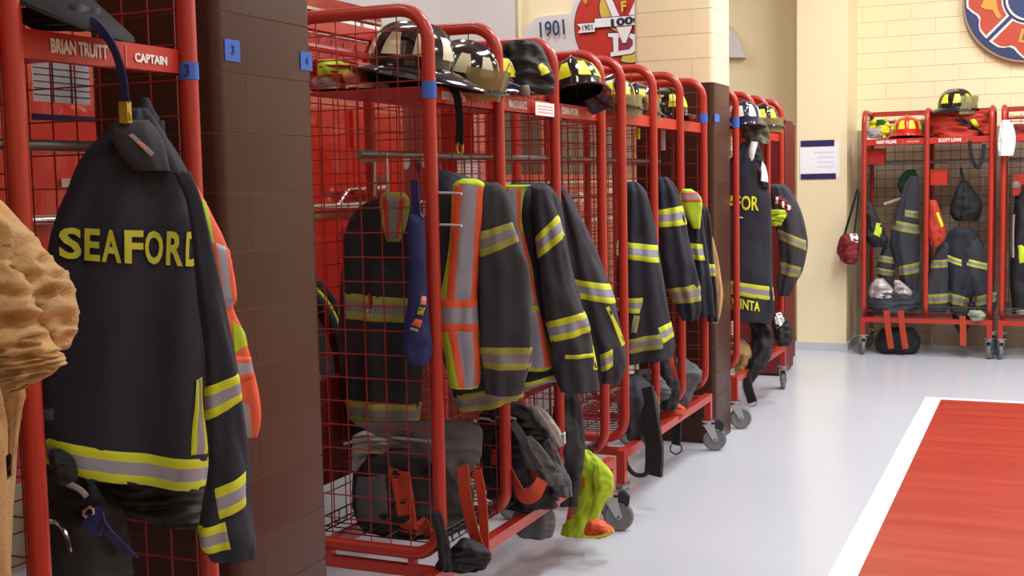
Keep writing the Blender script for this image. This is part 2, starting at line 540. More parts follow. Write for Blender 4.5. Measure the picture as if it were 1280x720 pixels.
# aisle racks: local x -> +Y, local y -> -X
rk0 = rack((-1.70, 0, 0), R90, [0.67, 1.165, 1.66, 2.15], 'red rolling gear rack nearest, left of the near brown pillar',
           names=[None, None, ('BRIAN TRUITT', 'CAPTAIN')], caster_ang=(.3, .2))
rk1 = rack((-1.70, 0, 0), R90, [3.27, 3.77, 4.28, 4.80], 'red rolling gear rack with visible wire end, just right of the near brown pillar',
           names=[('BOYD TAYLOR SR', 'FIREFIGHTER'), ('FRANCIS RUSENITZ', None), ('ELIANA MOORE', 'FIREFIGHTER')], caster_ang=(2.0, -1.3), brake=(False, True), kick=True)
rk2 = rack((-1.70, 0, 0), R90, [5.07, 5.535, 5.99, 6.45], 'red rolling gear rack in the middle, ending at the far brown pillar',
           names=[None, None, None], caster_ang=(2.0, -1.2), brake=(False, True), kick=True)
rk3 = rack((-1.70, 0, 0), R90, [7.19, 7.65, 8.09, 8.53], 'red rolling gear rack beyond the far brown pillar, by the cream column',
           names=[None, None, None], caster_ang=(-1.15, .1))
# racks on the far wall
rk4 = rack((0, 10.47, 0), 0, [-1.40, -.905, -.415], 'red two-bay gear rack on the far wall with helmet on top',
           names=[('HARRY WILLIAMS', 'CHIEF ENGINEER'), ('SCOTT LOWE', None)], caster_ang=(1.9, 1.2), wire_m=BLACKWIRE, ext=.022)
rk5 = rack((0, 10.47, 0), 0, [-.325, .17, .67], 'red gear rack at the right edge of the picture on the far wall',
           names=[None, None], caster_ang=(1.9, 1.2), wire_m=BLACKWIRE, ext=.022)
for rt, lab in ((rk4, None), (rk5, None)): pass
# ================================================================ FIRE ENGINE behind the racks, signs
def fire_engine():
    t = thing('fire_engine', 'red fire engine parked behind the gear racks', 'fire engine', (-4.6, 4.5, 0))
    def put(mb, name, m_, par=t, smooth=False):
        return local(t, mb.build(name, m_, None, smooth=smooth)) if par is t else mb.build(name, m_, par, smooth=smooth)
    XS = -3.4   # side plane
    body = MB()
    # lower side with a wheel arch cut: build as a polygon in the y-z plane
    arch = [(4.92 + .62 * math.cos(a), .5 + .6 * math.sin(a)) for a in [math.radians(d) for d in range(180, -1, -12)]]
    poly = [(.6, .45), (4.30, .45)] + arch + [(5.56, .45), (6.2, .45), (6.2, 1.965), (.6, 1.965)]
    body.prism(poly, -5.8, XS, plane='yz')
    put(body, 'body', TRUCK)
    put(MB().box(-5.75, XS - .12, .6, 6.2, 1.967, 2.5), 'upper_body', TRUCK)
    # compartment doors
    for y0 in (.75, 1.95, 3.1, 5.62):
        y1 = min(y0 + 1.05, 6.1)
        if y0 == 3.1: y1 = 4.05
        d = put(MB().box(XS, XS + .02, y0, y1, .62 if y0 < 5 else 1.45, 1.9), 'compartment_door', TRUCK)
        MB().box(XS + .02, XS + .032, (y0 + y1) / 2 - .08, (y0 + y1) / 2 + .08, 1.52, 1.55).build('handle', CHROME, d)
    for y0 in (4.1, 4.85, 5.3, 5.75):
        put(MB().box(XS, XS + .014, y0 + .02, y0 + .4, 1.47, 1.70), 'side_panel', TRUCK)
    # chrome rails and lamps
    put(MB().tube([(XS + .05, 2.2, 1.40), (XS + .05, 5.95, 1.40)], .018, 10), 'chrome_rail', CHROME, smooth='auto')
    put(MB().box(XS, XS + .012, .7, 6.15, 1.34, 1.365), 'trim_strip', CHROME)
    put(MB().tube([(XS + .03, 5.45, 1.42), (XS + .06, 5.48, 1.48), (XS + .06, 5.9, 1.49), (XS + .03, 5.93, 1.42)], .012, 8), 'grab_handle', CHROME, smooth='auto')
    lamp = put(MB().box(XS, XS + .05, 5.50, 5.66, 1.17, 1.29), 'marker_lamp', CHROME)
    MB().box(XS + .05, XS + .056, 5.515, 5.645, 1.185, 1.275).build('lens', GREYW, lamp)
    # upper trim strip and a row of pale panels
    put(MB().box(XS - .115, XS - .10, .7, 6.18, 2.415, 2.43), 'upper_trim_strip', CHROME)
    for k in range(9):
        y0 = 4.05 + k * .24
        put(MB().box(XS - .12, XS - .10, y0, y0 + .2, 2.30, 2.40), 'pale_panel', PAPER)
    # fender ring and wheel
    for r, m_, nm in ((.60, BLACK, 'fender'), (.565, YEL, 'fender_stripe'), (.53, BLACK, 'fender_lip')):
        pts = [(XS + .02, 4.92 + r * math.cos(math.radians(d)), .5 + r * math.sin(math.radians(d))) for d in range(-5, 186, 8)]
        put(MB().tube(pts, .022 if m_ is BLACK else .010, 8), nm, m_, smooth='auto')
    for yc in (4.92, 8.9):
        w = put(MB().lathe([(.30, -.15), (.46, -.15), (.5, -.11), (.5, .11), (.46, .15), (.30, .15)], 36, c=(XS - .14, yc, .5), axis='x'), 'wheel', RUBBER, smooth='auto')
        MB().lathe([(.02, .16), (.1, .17), (.13, .10), (.2, .06), (.29, .13), (.31, .155), (.31, .1), (.02, .0)], 30, c=(XS - .14, yc, .5), axis='x').build('rim', mat('bright_rim', (200, 196, 196), .3, .5), w, smooth='auto')
    # pump section and cab
    put(MB().box(-5.75, XS - .25, 6.2, 7.15, .45, 2.2), 'pump_panel', mat('dark_pump_panel', (96, 20, 16), .4))
    for k in range(6):
        put(MB().lathe([(.0, -.02), (.05, -.02), (.055, .02), (.0, .02)], 14, c=(XS - .23, 6.35 + .26 * (k % 3), 1.65 - .3 * (k // 3)), axis='x'), 'gauge', ZINC, smooth='auto')
    put(MB().prism([(7.15, .45), (10.6, .45), (10.65, 1.1), (10.5, 2.3), (10.3, 2.42), (7.15, 2.42)], -5.8, XS, plane='yz'), 'cab', TRUCK)
    for y0, y1 in ((7.45, 8.25), (8.5, 9.4), (9.65, 10.3)):
        dr = put(MB().box(XS, XS + .018, y0 - .1, y1 + .06, .7, 2.2), 'cab_door', TRUCK)
        MB().box(XS + .018, XS + .024, y0, y1, 1.56, 2.08).build('window', GLASSD, dr)
        MB().box(XS + .018, XS + .04, y0 - .02, y0 + .18, 1.40, 1.44).build('handle', CHROME, dr)
    put(MB().box(XS, XS + .03, 7.2, 10.6, 1.49, 1.515), 'cab_trim_strip', CHROME)
    put(MB().box(XS, XS + .03, 7.2, 10.6, 1.18, 1.20), 'cab_trim_strip', CHROME)
    put(MB().lathe([(.0, -.03), (.11, -.02), (.13, .0), (.11, .03), (.0, .05)], 20, sx=1.0, sy=.45, c=(XS + .02, 8.95, 1.37), axis='x'), 'mirror', CHROME, smooth='auto')
    put(MB().box(-5.9, -3.35, 10.6, 10.75, .45, .75), 'bumper', CHROME)
fire_engine()

# white panels high on the far wall at the left (overhead door)
dr = struct(MB().box(-9.0, -4.83, YW - .1, YW - .02, 2.3, CEIL).build('door_1', WHITEP))
MB().tube([(-4.79, YW - .07, 2.2), (-4.79, YW - .07, CEIL)], .02, 8).build('door_frame', CREAMP, dr)
for zz in (2.3, 2.9, 3.5, 4.1): MB().box(-9.0, -4.83, YW - .108, YW - .1, zz, zz + .012).build('door_seam', CREAMJ, dr)
MB().box(-9, -4.7, YW - .13, YW - .02, 2.18, 2.3).build('door_sill', CREAMP, dr)

# ---- anniversary sign
def sign_board():
    Y = YW - .06
    def W(x, y): p = on_y(x, y, Y); return (p.x, p.z)
    cx, cz = W(786, 33)
    t = thing('anniversary_sign', 'round red and white 100th anniversary sign with side wing reading 1901', 'sign', (cx, Y, cz))
    circ = lambda x, y, r, n=48, a0=0, a1=360: [W(x + r * math.cos(math.radians(a0 + (a1 - a0) * i / n)), y - r * math.sin(math.radians(a0 + (a1 - a0) * i / n))) for i in range(n + (0 if a1 - a0 == 360 else 1))]
    RD = mat('sign_red', (196, 48, 34), .5); NV = mat('sign_navy', (34, 36, 70), .5); YEL2 = mat('sign_yellow', (222, 188, 78), .5)
    PUR = mat('sign_plum', (150, 50, 80), .5)
    yy = [Y]
    def layer(pts, nm, m_, d=.002, drop=None):
        y1 = yy[0]; yy[0] -= d
        return local(t, MB().prism(pts, yy[0], drop if drop else y1 + .0005).build(nm, m_, None))
    layer(circ(786, 33, 74), 'backing_board', WHITEP, .004, Y + .05)
    wing = [(724, 70), (640, 72), (648, 50), (655, 40), (662, 30), (671, 22), (690, 19), (713, 17), (722, 10)]
    layer([W(*q) for q in wing], 'left_wing', WHITEP, .002, Y + .045)
    layer([W(1572 - q[0], q[1]) for q in wing], 'right_wing', WHITEP, .002, Y + .045)
    layer(circ(786, 33, 68), 'disc_outline', NV); layer(circ(786, 33, 67), 'red_disc', RD)
    def ring(x, y, r0, r1, a0, a1):
        n = 24
        o = [W(x + r1 * math.cos(math.radians(a0 + (a1 - a0) * i / n)), y - r1 * math.sin(math.radians(a0 + (a1 - a0) * i / n))) for i in range(n + 1)]
        return o + [W(x + r0 * math.cos(math.radians(a0 + (a1 - a0) * i / n)), y - r0 * math.sin(math.radians(a0 + (a1 - a0) * i / n))) for i in range(n, -1, -1)]
    layer(ring(781, 10, 16, 32.5, 55, 262), 'round_letter_outline', NV); layer(ring(781, 10, 19, 31, 58, 258), 'round_letter', YEL2)
    layer(ring(788, 48, 17, 32, -115, 80), 'round_letter_outline', NV); layer(ring(788, 48, 19, 30.5, -112, 78), 'round_letter', YEL2)
    D = [(761, 42), (784, 41), (794, 43), (800, 49), (801, 56), (797, 63), (790, 67.5), (764, 71), (764, 66), (768, 65), (767, 47), (761, 46)]
    layer([W(781 + (a - 781) * 1.07, 56 + (b - 56) * 1.09) for a, b in D], 'white_letter_outline', NV); layer([W(*q) for q in D], 'white_letter', WHITE)
    layer([W(*q) for q in [(774, 47), (786, 46), (792, 50), (792, 57), (787, 62), (774, 64)]], 'inner_field', PUR)
    V = [(755, -8), (763, -8), (781, 33), (799, -8), (807, -8), (783.5, 54), (779.5, 54)]
    layer([W(781 + (a - 781) * 1.05, 20 + (b - 20) * 1.05) for a, b in V], 'tall_letter_outline', NV); layer([W(*q) for q in V], 'tall_letter', WHITE)
    for k, m_ in ((1, NV), (0, WHITE)):
        layer([W(745 - k, 24 - k), W(830 + k, 17 - k), W(830 + k, 29 + k), W(745 - k, 35 + k)], 'ribbon', m_)
        layer([W(723 - k, 30.5 - k), W(745, 29 - k), W(745, 40 + k), W(724 - k, 42 + k), W(728, 36)], 'ribbon_end', m_)
    def T(nm, s, px_, py_, h, m_, b, xs, tilt=.03):
        q = on_y(px_, py_, Y); o = flat_text(nm, s, h, frame_m((q.x, yy[0] - .002, q.z), (1, 0, tilt), (-tilt, 0, 1)), m_, None, bold=b, xs=xs); local(t, o)
    T('letter_on_field', 'F', 781, 9, .13, YEL2, .004, .95)
    T('ribbon_lettering', '100th', 786, 27, .094, NV, .004, 1.75, .06)
    T('ribbon_lettering', '1901', 736, 35.5, .075, NV, .001, .85, .04)
    T('wing_lettering', '1901', 692, 37, .205, mat('sign_blue_ink', (44, 64, 110), .5), .003, .78, .05)
    T('rim_lettering', 'S', 733, 2, .07, YEL2, .002, 1, .5)
sign_board()

# ---- round fire department emblem, upper right
def emblem():
    Y = YW - .075
    cc = on_y(1288, -3, Y); ux, uz = cc.x, cc.z
    R_ = abs(on_y(1203, 0, Y).x - ux)
    t = thing('fire_department_emblem', 'round red, white and blue cross emblem high on the cream wall', 'emblem', (ux, Y, uz))
    circ = lambda r, n=64: [(ux + r * math.cos(2 * PI * i / n), uz + r * math.sin(2 * PI * i / n)) for i in range(n)]
    NVY = mat('emblem_navy', (36, 52, 104), .45); RDE = mat('emblem_red', (190, 70, 44), .5); WH = mat('emblem_cream', (232, 232, 224), .5)
    GOLD = mat('emblem_gold', (222, 158, 60), .5); RIM = mat('emblem_rim', (160, 134, 110), .5)
    def L(pts, y0, y1, nm, m_): return local(t, MB().prism(pts, y0, y1).build(nm, m_, None))
    L(circ(R_), Y, Y + .05, 'rim', RIM)
    L(circ(R_ * .965), Y - .005, Y, 'navy_disc', NVY)
    for q in range(4):
        a0 = math.radians(90 * q)
        for k, m_, yo in ((0, WH, .010), (1, RDE, .015)):
            pts = []
            r_in = R_ * (.40 + .02 * k); r_out = R_ * (.86 - .035 * k); half = 43 - 2.8 * k
            N = 16
            for i in range(N + 1):
                f = -1 + 2 * i / N
                an = math.radians(f * half)
                # scalloped outer edge
                af = abs(f); ro = R_ * (.94 - .035 * k) if af < .12 else R_ * ((.87 if af > .7 else .80 + .07 * max(0, (af - .5) / .2) if af > .5 else .94 - .14 * min(1, (af - .12) / .28)) - .035 * k)
                pts.append((ux + ro * math.cos(a0 + an), uz + ro * math.sin(a0 + an)))
            for i in range(9):
                f = 1 - 2 * i / 8
                an = math.radians(f * (half - 2.5 - 2 * k))
                pts.append((ux + r_in * math.cos(a0 + an), uz + r_in * math.sin(a0 + an)))
            L(pts, Y - yo, Y - yo + .005, 'cross_arm', m_)
    L(circ(R_ * .36), Y - .018, Y - .008, 'centre_ring', WH)
    L(circ(R_ * .325), Y - .021, Y - .018, 'centre_disc', NVY)
    L([(ux - R_ * .1, uz - R_ * .03), (ux - R_ * .03, uz - R_ * .06), (ux + R_ * .08, uz), (ux + R_ * .1, uz + R_ * .12), (ux - R_ * .04, uz + R_ * .08)], Y - .024, Y - .021, 'centre_badge', GOLD)
    def px(pts): return [(on_y(a, b, Y).x, on_y(a, b, Y).z) for a, b in pts]
    L(px([(1230, 0), (1226, 9), (1232, 12), (1241, 13), (1246, 22), (1250, 24), (1252, 20), (1247, 12), (1246, 0), (1244, -14), (1233, -16)]), Y - .022, Y - .015, 'engine_symbol', GOLD)
    L(px([(1277, 36), (1273, 53), (1296, 56), (1300, 40)]), Y - .022, Y - .015, 'ladder_symbol', GOLD)
    L(px([(1280, 40), (1277, 50), (1294, 53), (1297, 43)]), Y - .024, Y - .022, 'symbol_inset', mat('emblem_brown', (140, 90, 36), .5))
emblem()

# ---- paper notice with blue tape on the column, tape squares on pillars and uprights
def notice():
    Y = 10.648
    t = thing('paper_notice', 'white paper notice fixed with dark blue tape to the cream column', 'notice', (on_y(1023, 200, Y).x, Y, on_y(1023, 200, Y).z))
    a = on_y(1000, 179, Y); b = on_y(1049, 222, Y)
    local(t, MB().box(a.x, b.x, Y - .002, Y, b.z, a.z).build('sheet', PAPER, None))
    NT = mat('dark_blue_tape', (38, 36, 92), .5)
    for (y0, y1) in ((176, 182.5), (217.5, 223.5)):
        a = on_y(1001, y0, Y); b = on_y(1043 if y0 < 200 else 1045, y1, Y)
        local(t, MB().box(a.x, b.x, Y - .005, Y - .002, b.z, a.z).build('tape_strip', NT, None))
    for k in range(4):
        a = on_y(1022 if k else 1018, 190 + k * 6, Y); b = on_y(1042, 191 + k * 6, Y)
        local(t, MB().box(a.x, b.x, Y - .0026, Y - .002, b.z, a.z).build('print_line', mat('pale_print', (216, 219, 228), .7), None))
notice()

def tape_x(corners, X, label, txt=None, grp='blue tape number tags'):
    """tape square on an aisle-facing surface at X"""
    p = [on_x(a, b, X) for a, b in corners]
    y0 = min(q.y for q in p); y1 = max(q.y for q in p); z0 = min(q.z for q in p) ; z1 = max(q.z for q in p)
    t = thing('tape_tag', label, 'tape', (X, (y0 + y1) / 2, (z0 + z1) / 2), 0, grp)
    local(t, MB().box(X - .0005, X + .0015, y0, y1, z0, z1).build('tape', TAPE, None))
    if txt:
        local(t, flat_text('written_number', txt, (z1 - z0) * .62, frame_m((X + .0022, (y0 + y1) / 2, (z0 + z1) / 2), (0, 1, 0), (0, 0, 1)), TAPEINK, None))
tape_x([(280, 48), (300, 78)], -1.6995, 'blue tape square numbered 3 on the near brown pillar, left of the other one', '3')
tape_x([(375, 64), (390, 89)], -1.6995, 'blue tape square numbered 4 at the far edge of the near brown pillar', '4')
tape_x([(893, 142), (899, 153)], -1.6995, 'small blue tape square on the far brown pillar')
def tape_ring(Y, z0, z1, label, txt=None):
    t = thing('tape_tag', label, 'tape', (-1.70, Y, z0), 0, 'blue tape number tags')
    mb = MB().lathe([(TR + .0008, 0), (TR + .0016, .0005), (TR + .0016, z1 - z0), (TR + .0008, z1 - z0)], 20)
    mb.build('tape', TAPE, t, smooth='auto')
    if txt: local(t, flat_text('written_number', txt, .035, frame_m((-1.70 + .012, Y - TR - .0005, (z0 + z1) / 2), (1, .5, 0), (0, 0, 1)), TAPEINK, None))
tape_ring(2.15, 1.735, 1.772, 'blue tape numbered 3 around the red upright left of the near brown pillar', '3')
tape_ring(3.27, 1.757, 1.807, 'blue tape around the front red upright right of the near brown pillar')
tape_ring(6.45, 1.80, 1.85, 'blue tape around the last red upright before the far brown pillar')
tape_ring(7.19, 1.80, 1.86, 'blue tape around the first red upright beyond the far brown pillar')
# ================================================================ CLOTH
def cr(p0, p1, p2, p3, t):
    return 0.5 * ((2 * p1) + (-p0 + p2) * t + (2 * p0 - 5 * p1 + 4 * p2 - p3) * t * t + (-p0 + 3 * p1 - 3 * p2 + p3) * t ** 3)

class Surf:
    """a hanging cloth volume: rows of left/right edge points given in the photo frame and placed on the plane y = Y"""
    def __init__(s, rows, Y, th, fold=.008, nf=3, seed=0, lump=.012, lscale=7.0, tilt=0.0, back=1.0, crease=0.0, cs=(9, 9)):
        s.crease = crease; s.cs = cs
        s.rows = [r if len(r) == 4 else (r[1], r[0], r[2], r[0]) for r in rows]
        s.Y = Y; s.th = th; s.fold = fold; s.nf = nf; s.seed = seed; s.lump = lump; s.ls = lscale; s.tilt = tilt; s.back = back
        s.P = []
        mr = s.rows[len(rows) // 2]
        s.c0 = on_y((mr[0] + mr[2]) / 2, (mr[1] + mr[3]) / 2, Y)
        nn = CAM - s.c0; nn.z = 0; s.nrm = nn.normalized()
        def onp(px, py):
            d = ray(px, py); return CAM + d * ((s.c0 - CAM).dot(s.nrm) / d.dot(s.nrm))
        for xl, yl, xr, yr in s.rows:
            s.P.append((onp(xl, yl), onp(xr, yr)))
        s.n = len(rows)
    def edge(s, t):
        t = max(0.0, min(s.n - 1.0, t)); i = min(int(t), s.n - 2); f = t - i
        g = lambda k: s.P[max(0, min(s.n - 1, k))]
        out = []
        for e in (0, 1):
            out.append(cr(g(i - 1)[e], g(i)[e], g(i + 1)[e], g(i + 2)[e], f))
        return out
    def pxl(s, t):
        t = max(0.0, min(s.n - 1.0, t)); i = min(int(t), s.n - 2); f = t - i
        g = lambda k: s.rows[max(0, min(s.n - 1, k))]
        return [cr(g(i - 1)[e], g(i)[e], g(i + 1)[e], g(i + 2)[e], f) for e in range(4)]
    def pt(s, u, t, off=0.0):
        L, R = s.edge(t)
        c = (L + R) / 2; d = (R - L) / 2; a = d.length
        dn = d.normalized() if a > 1e-6 else Vector((1, 0, 0))
        nrm = s.nrm
        b = min(s.th, a * .95)
        endf = min(1.0, (t + .12) / .5) ** .5 if t < .4 else 1.0
        b *= endf
        cu, su = math.cos(u), math.sin(u)
        sh = abs(su) ** .8 * (1 if su >= 0 else -s.back)
        p = c + dn * (a * cu) + nrm * (b * sh)
        v = t / (s.n - 1)
        k = s.fold * (.35 + v) * math.sin(s.nf * cu * 2.2 + s.seed * 1.7 + 1.1 * v * 2) + s.fold * .5 * math.sin(cu * 9 + s.seed + 2.5 * v)
        q = Vector((p.x * s.ls, p.z * s.ls * .7, s.seed * 3.1 + su))
        k += s.lump * noise.noise(q) + s.lump * .45 * noise.noise(q * 2.7)
        if s.crease:
            n1 = noise.noise(Vector((cu * a * s.cs[0] + s.seed, v * 2.2 * s.cs[1] * .3 + su * .7, s.seed * 1.3)))
            n2 = noise.noise(Vector((cu * a * s.cs[0] * 2.1 + 7, v * 4.0 * s.cs[1] * .3 + su, s.seed * 2.3)))
            k += s.crease * ((1 - abs(n1) * 2.6) + .5 * (1 - abs(n2) * 2.6) - .9)
        k *= min(1, a / .06)
        out = (dn * (cu * b / max(a, .02) * .6) + nrm * su)
        out = out.normalized() if out.length > 1e-6 else nrm
        p = p + out * (off + k * abs(su) ** .3 * .9 + k * .1)
        if s.tilt: p.y += s.tilt * (p.z - s.P[0][0].z)
        return p
    def find(s, x, y):
        """photo-frame point -> (u, t) on the front"""
        t = 0; sx = .5
        for _ in range(4):
            lo, hi = 0.0, s.n - 1.0
            for _ in range(22):
                mid = (lo + hi) / 2
                xl, yl, xr, yr = s.pxl(mid)
                if yl + (yr - yl) * sx < y: lo = mid
                else: hi = mid
            t = (lo + hi) / 2
            xl, yl, xr, yr = s.pxl(t)
            sx = max(0.0, min(1.0, (x - xl) / (xr - xl) if abs(xr - xl) > 1e-6 else .5))
        return math.acos(max(-1, min(1, 2 * sx - 1))), t
    def mesh(s, name, matl, parent=None, nu=44, nv=None, inner=True):
        nv = nv or max(24, min(64, s.n * 7))
        mb = MB(); verts = []
        for j in range(nv + 1):
            t = (s.n - 1) * j / nv
            for i in range(nu):
                verts.append(s.pt(2 * PI * i / nu, t))
        faces = []
        for j in range(nv):
            for i in range(nu):
                i2 = (i + 1) % nu
                faces.append((j * nu + i, j * nu + i2, (j + 1) * nu + i2, (j + 1) * nu + i))
        mb.add(verts, faces, 0)
        mb.f.append(tuple(range(nu))); mb.m.append(0)
        # hem turned in
        base = nv * nu
        cen = Vector((0, 0, 0))
        for i in range(nu): cen += Vector(verts[base + i])
        cen /= nu
        o = len(mb.v)
        for i in range(nu):
            p = Vector(verts[base + i]); q = cen + (p - cen) * .86; q.z = p.z + .003
            mb.v.append(tuple(q))
        for i in range(nu):
            q = Vector(mb.v[o + i]); mb.v.append((q.x, q.y, q.z + .035))
        for i in range(nu):
            i2 = (i + 1) % nu
            mb.f.append((base + i, base + i2, o + i2, o + i)); mb.m.append(0)
            mb.f.append((o + i, o + i2, o + nu + i2, o + nu + i)); mb.m.append(1 if inner else 0)
        mb.f.append(tuple(o + nu + i for i in range(nu))); mb.m.append(1 if inner else 0)
        return mb.build(name, [matl, INNER], parent, smooth=True)
    def patch(s, corners, mats, name, parent=None, split=(0.0, .3, .7, 1.0), pattern=(0, 1, 0), wrap=False, nu=14, off=.0035, vertical=False):
        """corners TL,TR,BR,BL in the photo frame"""
        TL, TR_, BR, BL_ = corners
        mb = MB()
        cuts = []
        for k in range(len(split) - 1):
            m_ = 3
            for q in range(m_): cuts.append((split[k] + (split[k + 1] - split[k]) * q / m_, pattern[k]))
        cuts.append((1.0, None))
        grid = []
        for (f, _) in cuts:
            row = []
            for i in range(nu + 1):
                g = i / nu
                if vertical:
                    x = (TL[0] + (TR_[0] - TL[0]) * f) * (1 - g) + (BL_[0] + (BR[0] - BL_[0]) * f) * g
                    y = (TL[1] + (TR_[1] - TL[1]) * f) * (1 - g) + (BL_[1] + (BR[1] - BL_[1]) * f) * g
                else:
                    x = (TL[0] * (1 - f) + BL_[0] * f) * (1 - g) + (TR_[0] * (1 - f) + BR[0] * f) * g
                    y = (TL[1] * (1 - f) + BL_[1] * f) * (1 - g) + (TR_[1] * (1 - f) + BR[1] * f) * g
                row.append(s.find(x, y))
            if wrap:
                row = [(u, t) for u, t in row] + [(2 * PI - u, t) for u, t in reversed(row)]
            grid.append(row)
        W = len(grid[0]); H = len(grid)
        verts = []
        for j, row in enumerate(grid):
            for i, (u, t) in enumerate(row):
                edge = j in (0, H - 1) or (not wrap and i in (0, W - 1))
                verts.append(s.pt(u, t, (.0008 if off < .007 else .003) if edge else off))
        # doubled border rows keep the visible band crisp
        faces = []; mi = []
        for j in range(H - 1):
            for i in range(W - 1):
                faces.append((j * W + i, j * W + i + 1, (j + 1) * W + i + 1, (j + 1) * W + i)); mi.append(cuts[j][1])
            if wrap:
                faces.append((j * W + W - 1, j * W, (j + 1) * W, (j + 1) * W + W - 1)); mi.append(cuts[j][1])
        mb.v = [tuple(v) for v in verts]; mb.f = faces; mb.m = mi
        return mb.build(name, list(mats), parent, smooth=True)
    def text(s, txt, corners, matl, name, parent=None, bold=.01, off=.006, spacing=1.0):
        me = text_mesh(txt, 1.0, bold, 0.0, spacing=spacing)
        bm = bmesh.new(); bm.from_mesh(me)
        for _ in range(2):
            es = [e for e in bm.edges if e.calc_length() > .12]
            if es: bmesh.ops.subdivide_edges(bm, edges=es, cuts=1)
            bmesh.ops.triangulate(bm, faces=bm.faces)
        xs = [v.co.x for v in bm.verts]; ys = [v.co.y for v in bm.verts]
        x0, x1, y0, y1 = min(xs), max(xs), min(ys), max(ys)
        TL, TR_, BR, BL_ = corners
        for v in bm.verts:
            g = (v.co.x - x0) / (x1 - x0); f = 1 - (v.co.y - y0) / (y1 - y0)
            x = (TL[0] * (1 - f) + BL_[0] * f) * (1 - g) + (TR_[0] * (1 - f) + BR[0] * f) * g
            y = (TL[1] * (1 - f) + BL_[1] * f) * (1 - g) + (TR_[1] * (1 - f) + BR[1] * f) * g
            u, t = s.find(x, y)
            v.co = s.pt(u, t, off)
        bm.to_mesh(me); bm.free()
        me.materials.clear(); me.materials.append(matl)
        return link(name, me, parent)

YS = (YEL, SIL); YW_ = (YELD, SILD)
def coat(name, label, cat, Y, body=None, bmat=NAVYC, sleeves=(), group='turnout coats on the racks', th=.09, seed=0, bands=(), extra=None, **kw):
    """body rows, list of (rows, material, th, Yoff, bands) sleeves; bands: (corners, mats, wrap)"""
    p0 = on_y((body or sleeves[0][0])[0][1], (body or sleeves[0][0])[0][0], Y) if len((body or sleeves[0][0])[0]) == 3 else on_y(*(body or sleeves[0][0])[0][:2], Y)
    root = thing(name, label, cat, (p0.x, Y, p0.z), 0, group)
    def own(o): return local(root, o)
    S = None
    if body:
        kw.setdefault('crease', .010); kw.setdefault('cs', (11, 5))
        S = Surf(body, Y, th, seed=seed, **kw)
        bo = own(S.mesh('coat_body', bmat))
        put_bands(S, bands, bo)
    for i, sl in enumerate(sleeves):
        rows, sm, sth, dy = sl[:4]
        SS = Surf(rows, Y + dy, sth, seed=seed + 5 + i, fold=.004, lump=.010, lscale=11, crease=kw.get('crease', .009), cs=kw.get('cs', (8, 12)))
        so = own(SS.mesh('sleeve', sm, nu=32))
        put_bands(SS, sl[4] if len(sl) > 4 else (), so)
    if extra: extra(S, root)
    return root, S

def put_bands(S, bands, par):
    for b in bands:
        c, ms = b[0], b[1]
        kind = b[2] if len(b) > 2 else ''
        if kind == 'v': S.patch(c, ms, 'trim_strip', par, vertical=True)
        elif kind == 'plain': S.patch(c, ms, 'trim_strip', par, split=(0, 1), pattern=(0,))
        elif kind == 'front': S.patch(c, ms, 'reflective_trim', par)
        else: S.patch(c, ms, 'reflective_trim', par, wrap=True)

# ---- near SEAFORD coat
def g1x(S, root):
    for ch, xa, xb in (('S', 77, 101), ('E', 105, 125), ('A', 127, 150), ('F', 154, 177), ('O', 179, 202), ('R', 206, 225), ('D', 229, 247)):
        ya = 283 + (xa - 77) * .035; yb = 283 + (xb - 77) * .035
        za = 321 + (xa - 77) * .062; zb = 321 + (xb - 77) * .062
        S.text(ch, ((xa, ya), (xb, yb), (xb, zb), (xa, za)), LETTER, 'letter', root.children[0], bold=.03)
    # drop collar with maker's patch
    C = Surf([(150, 150, 186), (162, 140, 196), (178, 142, 204), (196, 152, 208), (214, 170, 212)], 1.86, .05, seed=3, fold=.003, lump=.006)
    co = local(root, C.mesh('collar_flap', CHARC, nu=28))
    C.patch(((160, 170), (166, 168), (192, 192), (188, 197)), (GREYW,), 'collar_patch', co, split=(0, 1), pattern=(0,), off=.004)
    C.patch(((168, 176), (172, 175), (186, 188), (183, 191)), (PINKW,), 'patch_print', co, split=(0, 1), pattern=(0,), off=.006)
    T = Surf([(122, 178, 186), (132, 174, 190), (150, 168, 200), (175, 165, 210)], 1.95, .04, seed=4, fold=.002, lump=.006)
    local(root, T.mesh('collar', NAVYC, nu=24))
    # small printed mark low on the back
    S.patch(((54, 508), (66, 505), (66, 520), (54, 522)), (GREYN,), 'faded_mark', root.children[0], split=(0, 1), pattern=(0,), off=.002)
coat('turnout_coat', 'large dark coat lettered SEAFORD on its back, hanging in the nearest rack', 'coat', 1.9,
     body=[(135, 160, 182), (150, 145, 195), (170, 125, 208), (190, 106, 222), (215, 92, 236), (250, 80, 246), (290, 64, 254), (330, 58, 260), (400, 54, 262), (470, 50, 262), (530, 46, 261), (56, 572, 259, 592), (58, 582, 257, 607)],
     bmat=NAVYC, th=.085, seed=1, nf=3, fold=.007,
     bands=[(((46, 541), (258, 568), (257, 606), (52, 580)), YS), (((242, 470), (254, 468), (257, 562), (234, 560)), YS, 'v')],
     sleeves=[([(214, 215, 238), (250, 232, 252), (300, 240, 264), (380, 247, 282), (450, 256, 296), (520, 257, 306), (580, 260, 313), (630, 252, 316), (670, 248, 320), (697, 262, 320)], NAVYC, .05, -.06,
               [(((246, 487), (297, 465), (302, 499), (256, 525)), YS), (((268, 606), (311, 586), (314, 627), (274, 642)), YS, 'front'), (((244, 657), (281, 645), (288, 678), (250, 688)), YS, 'front')])],
     extra=g1x)
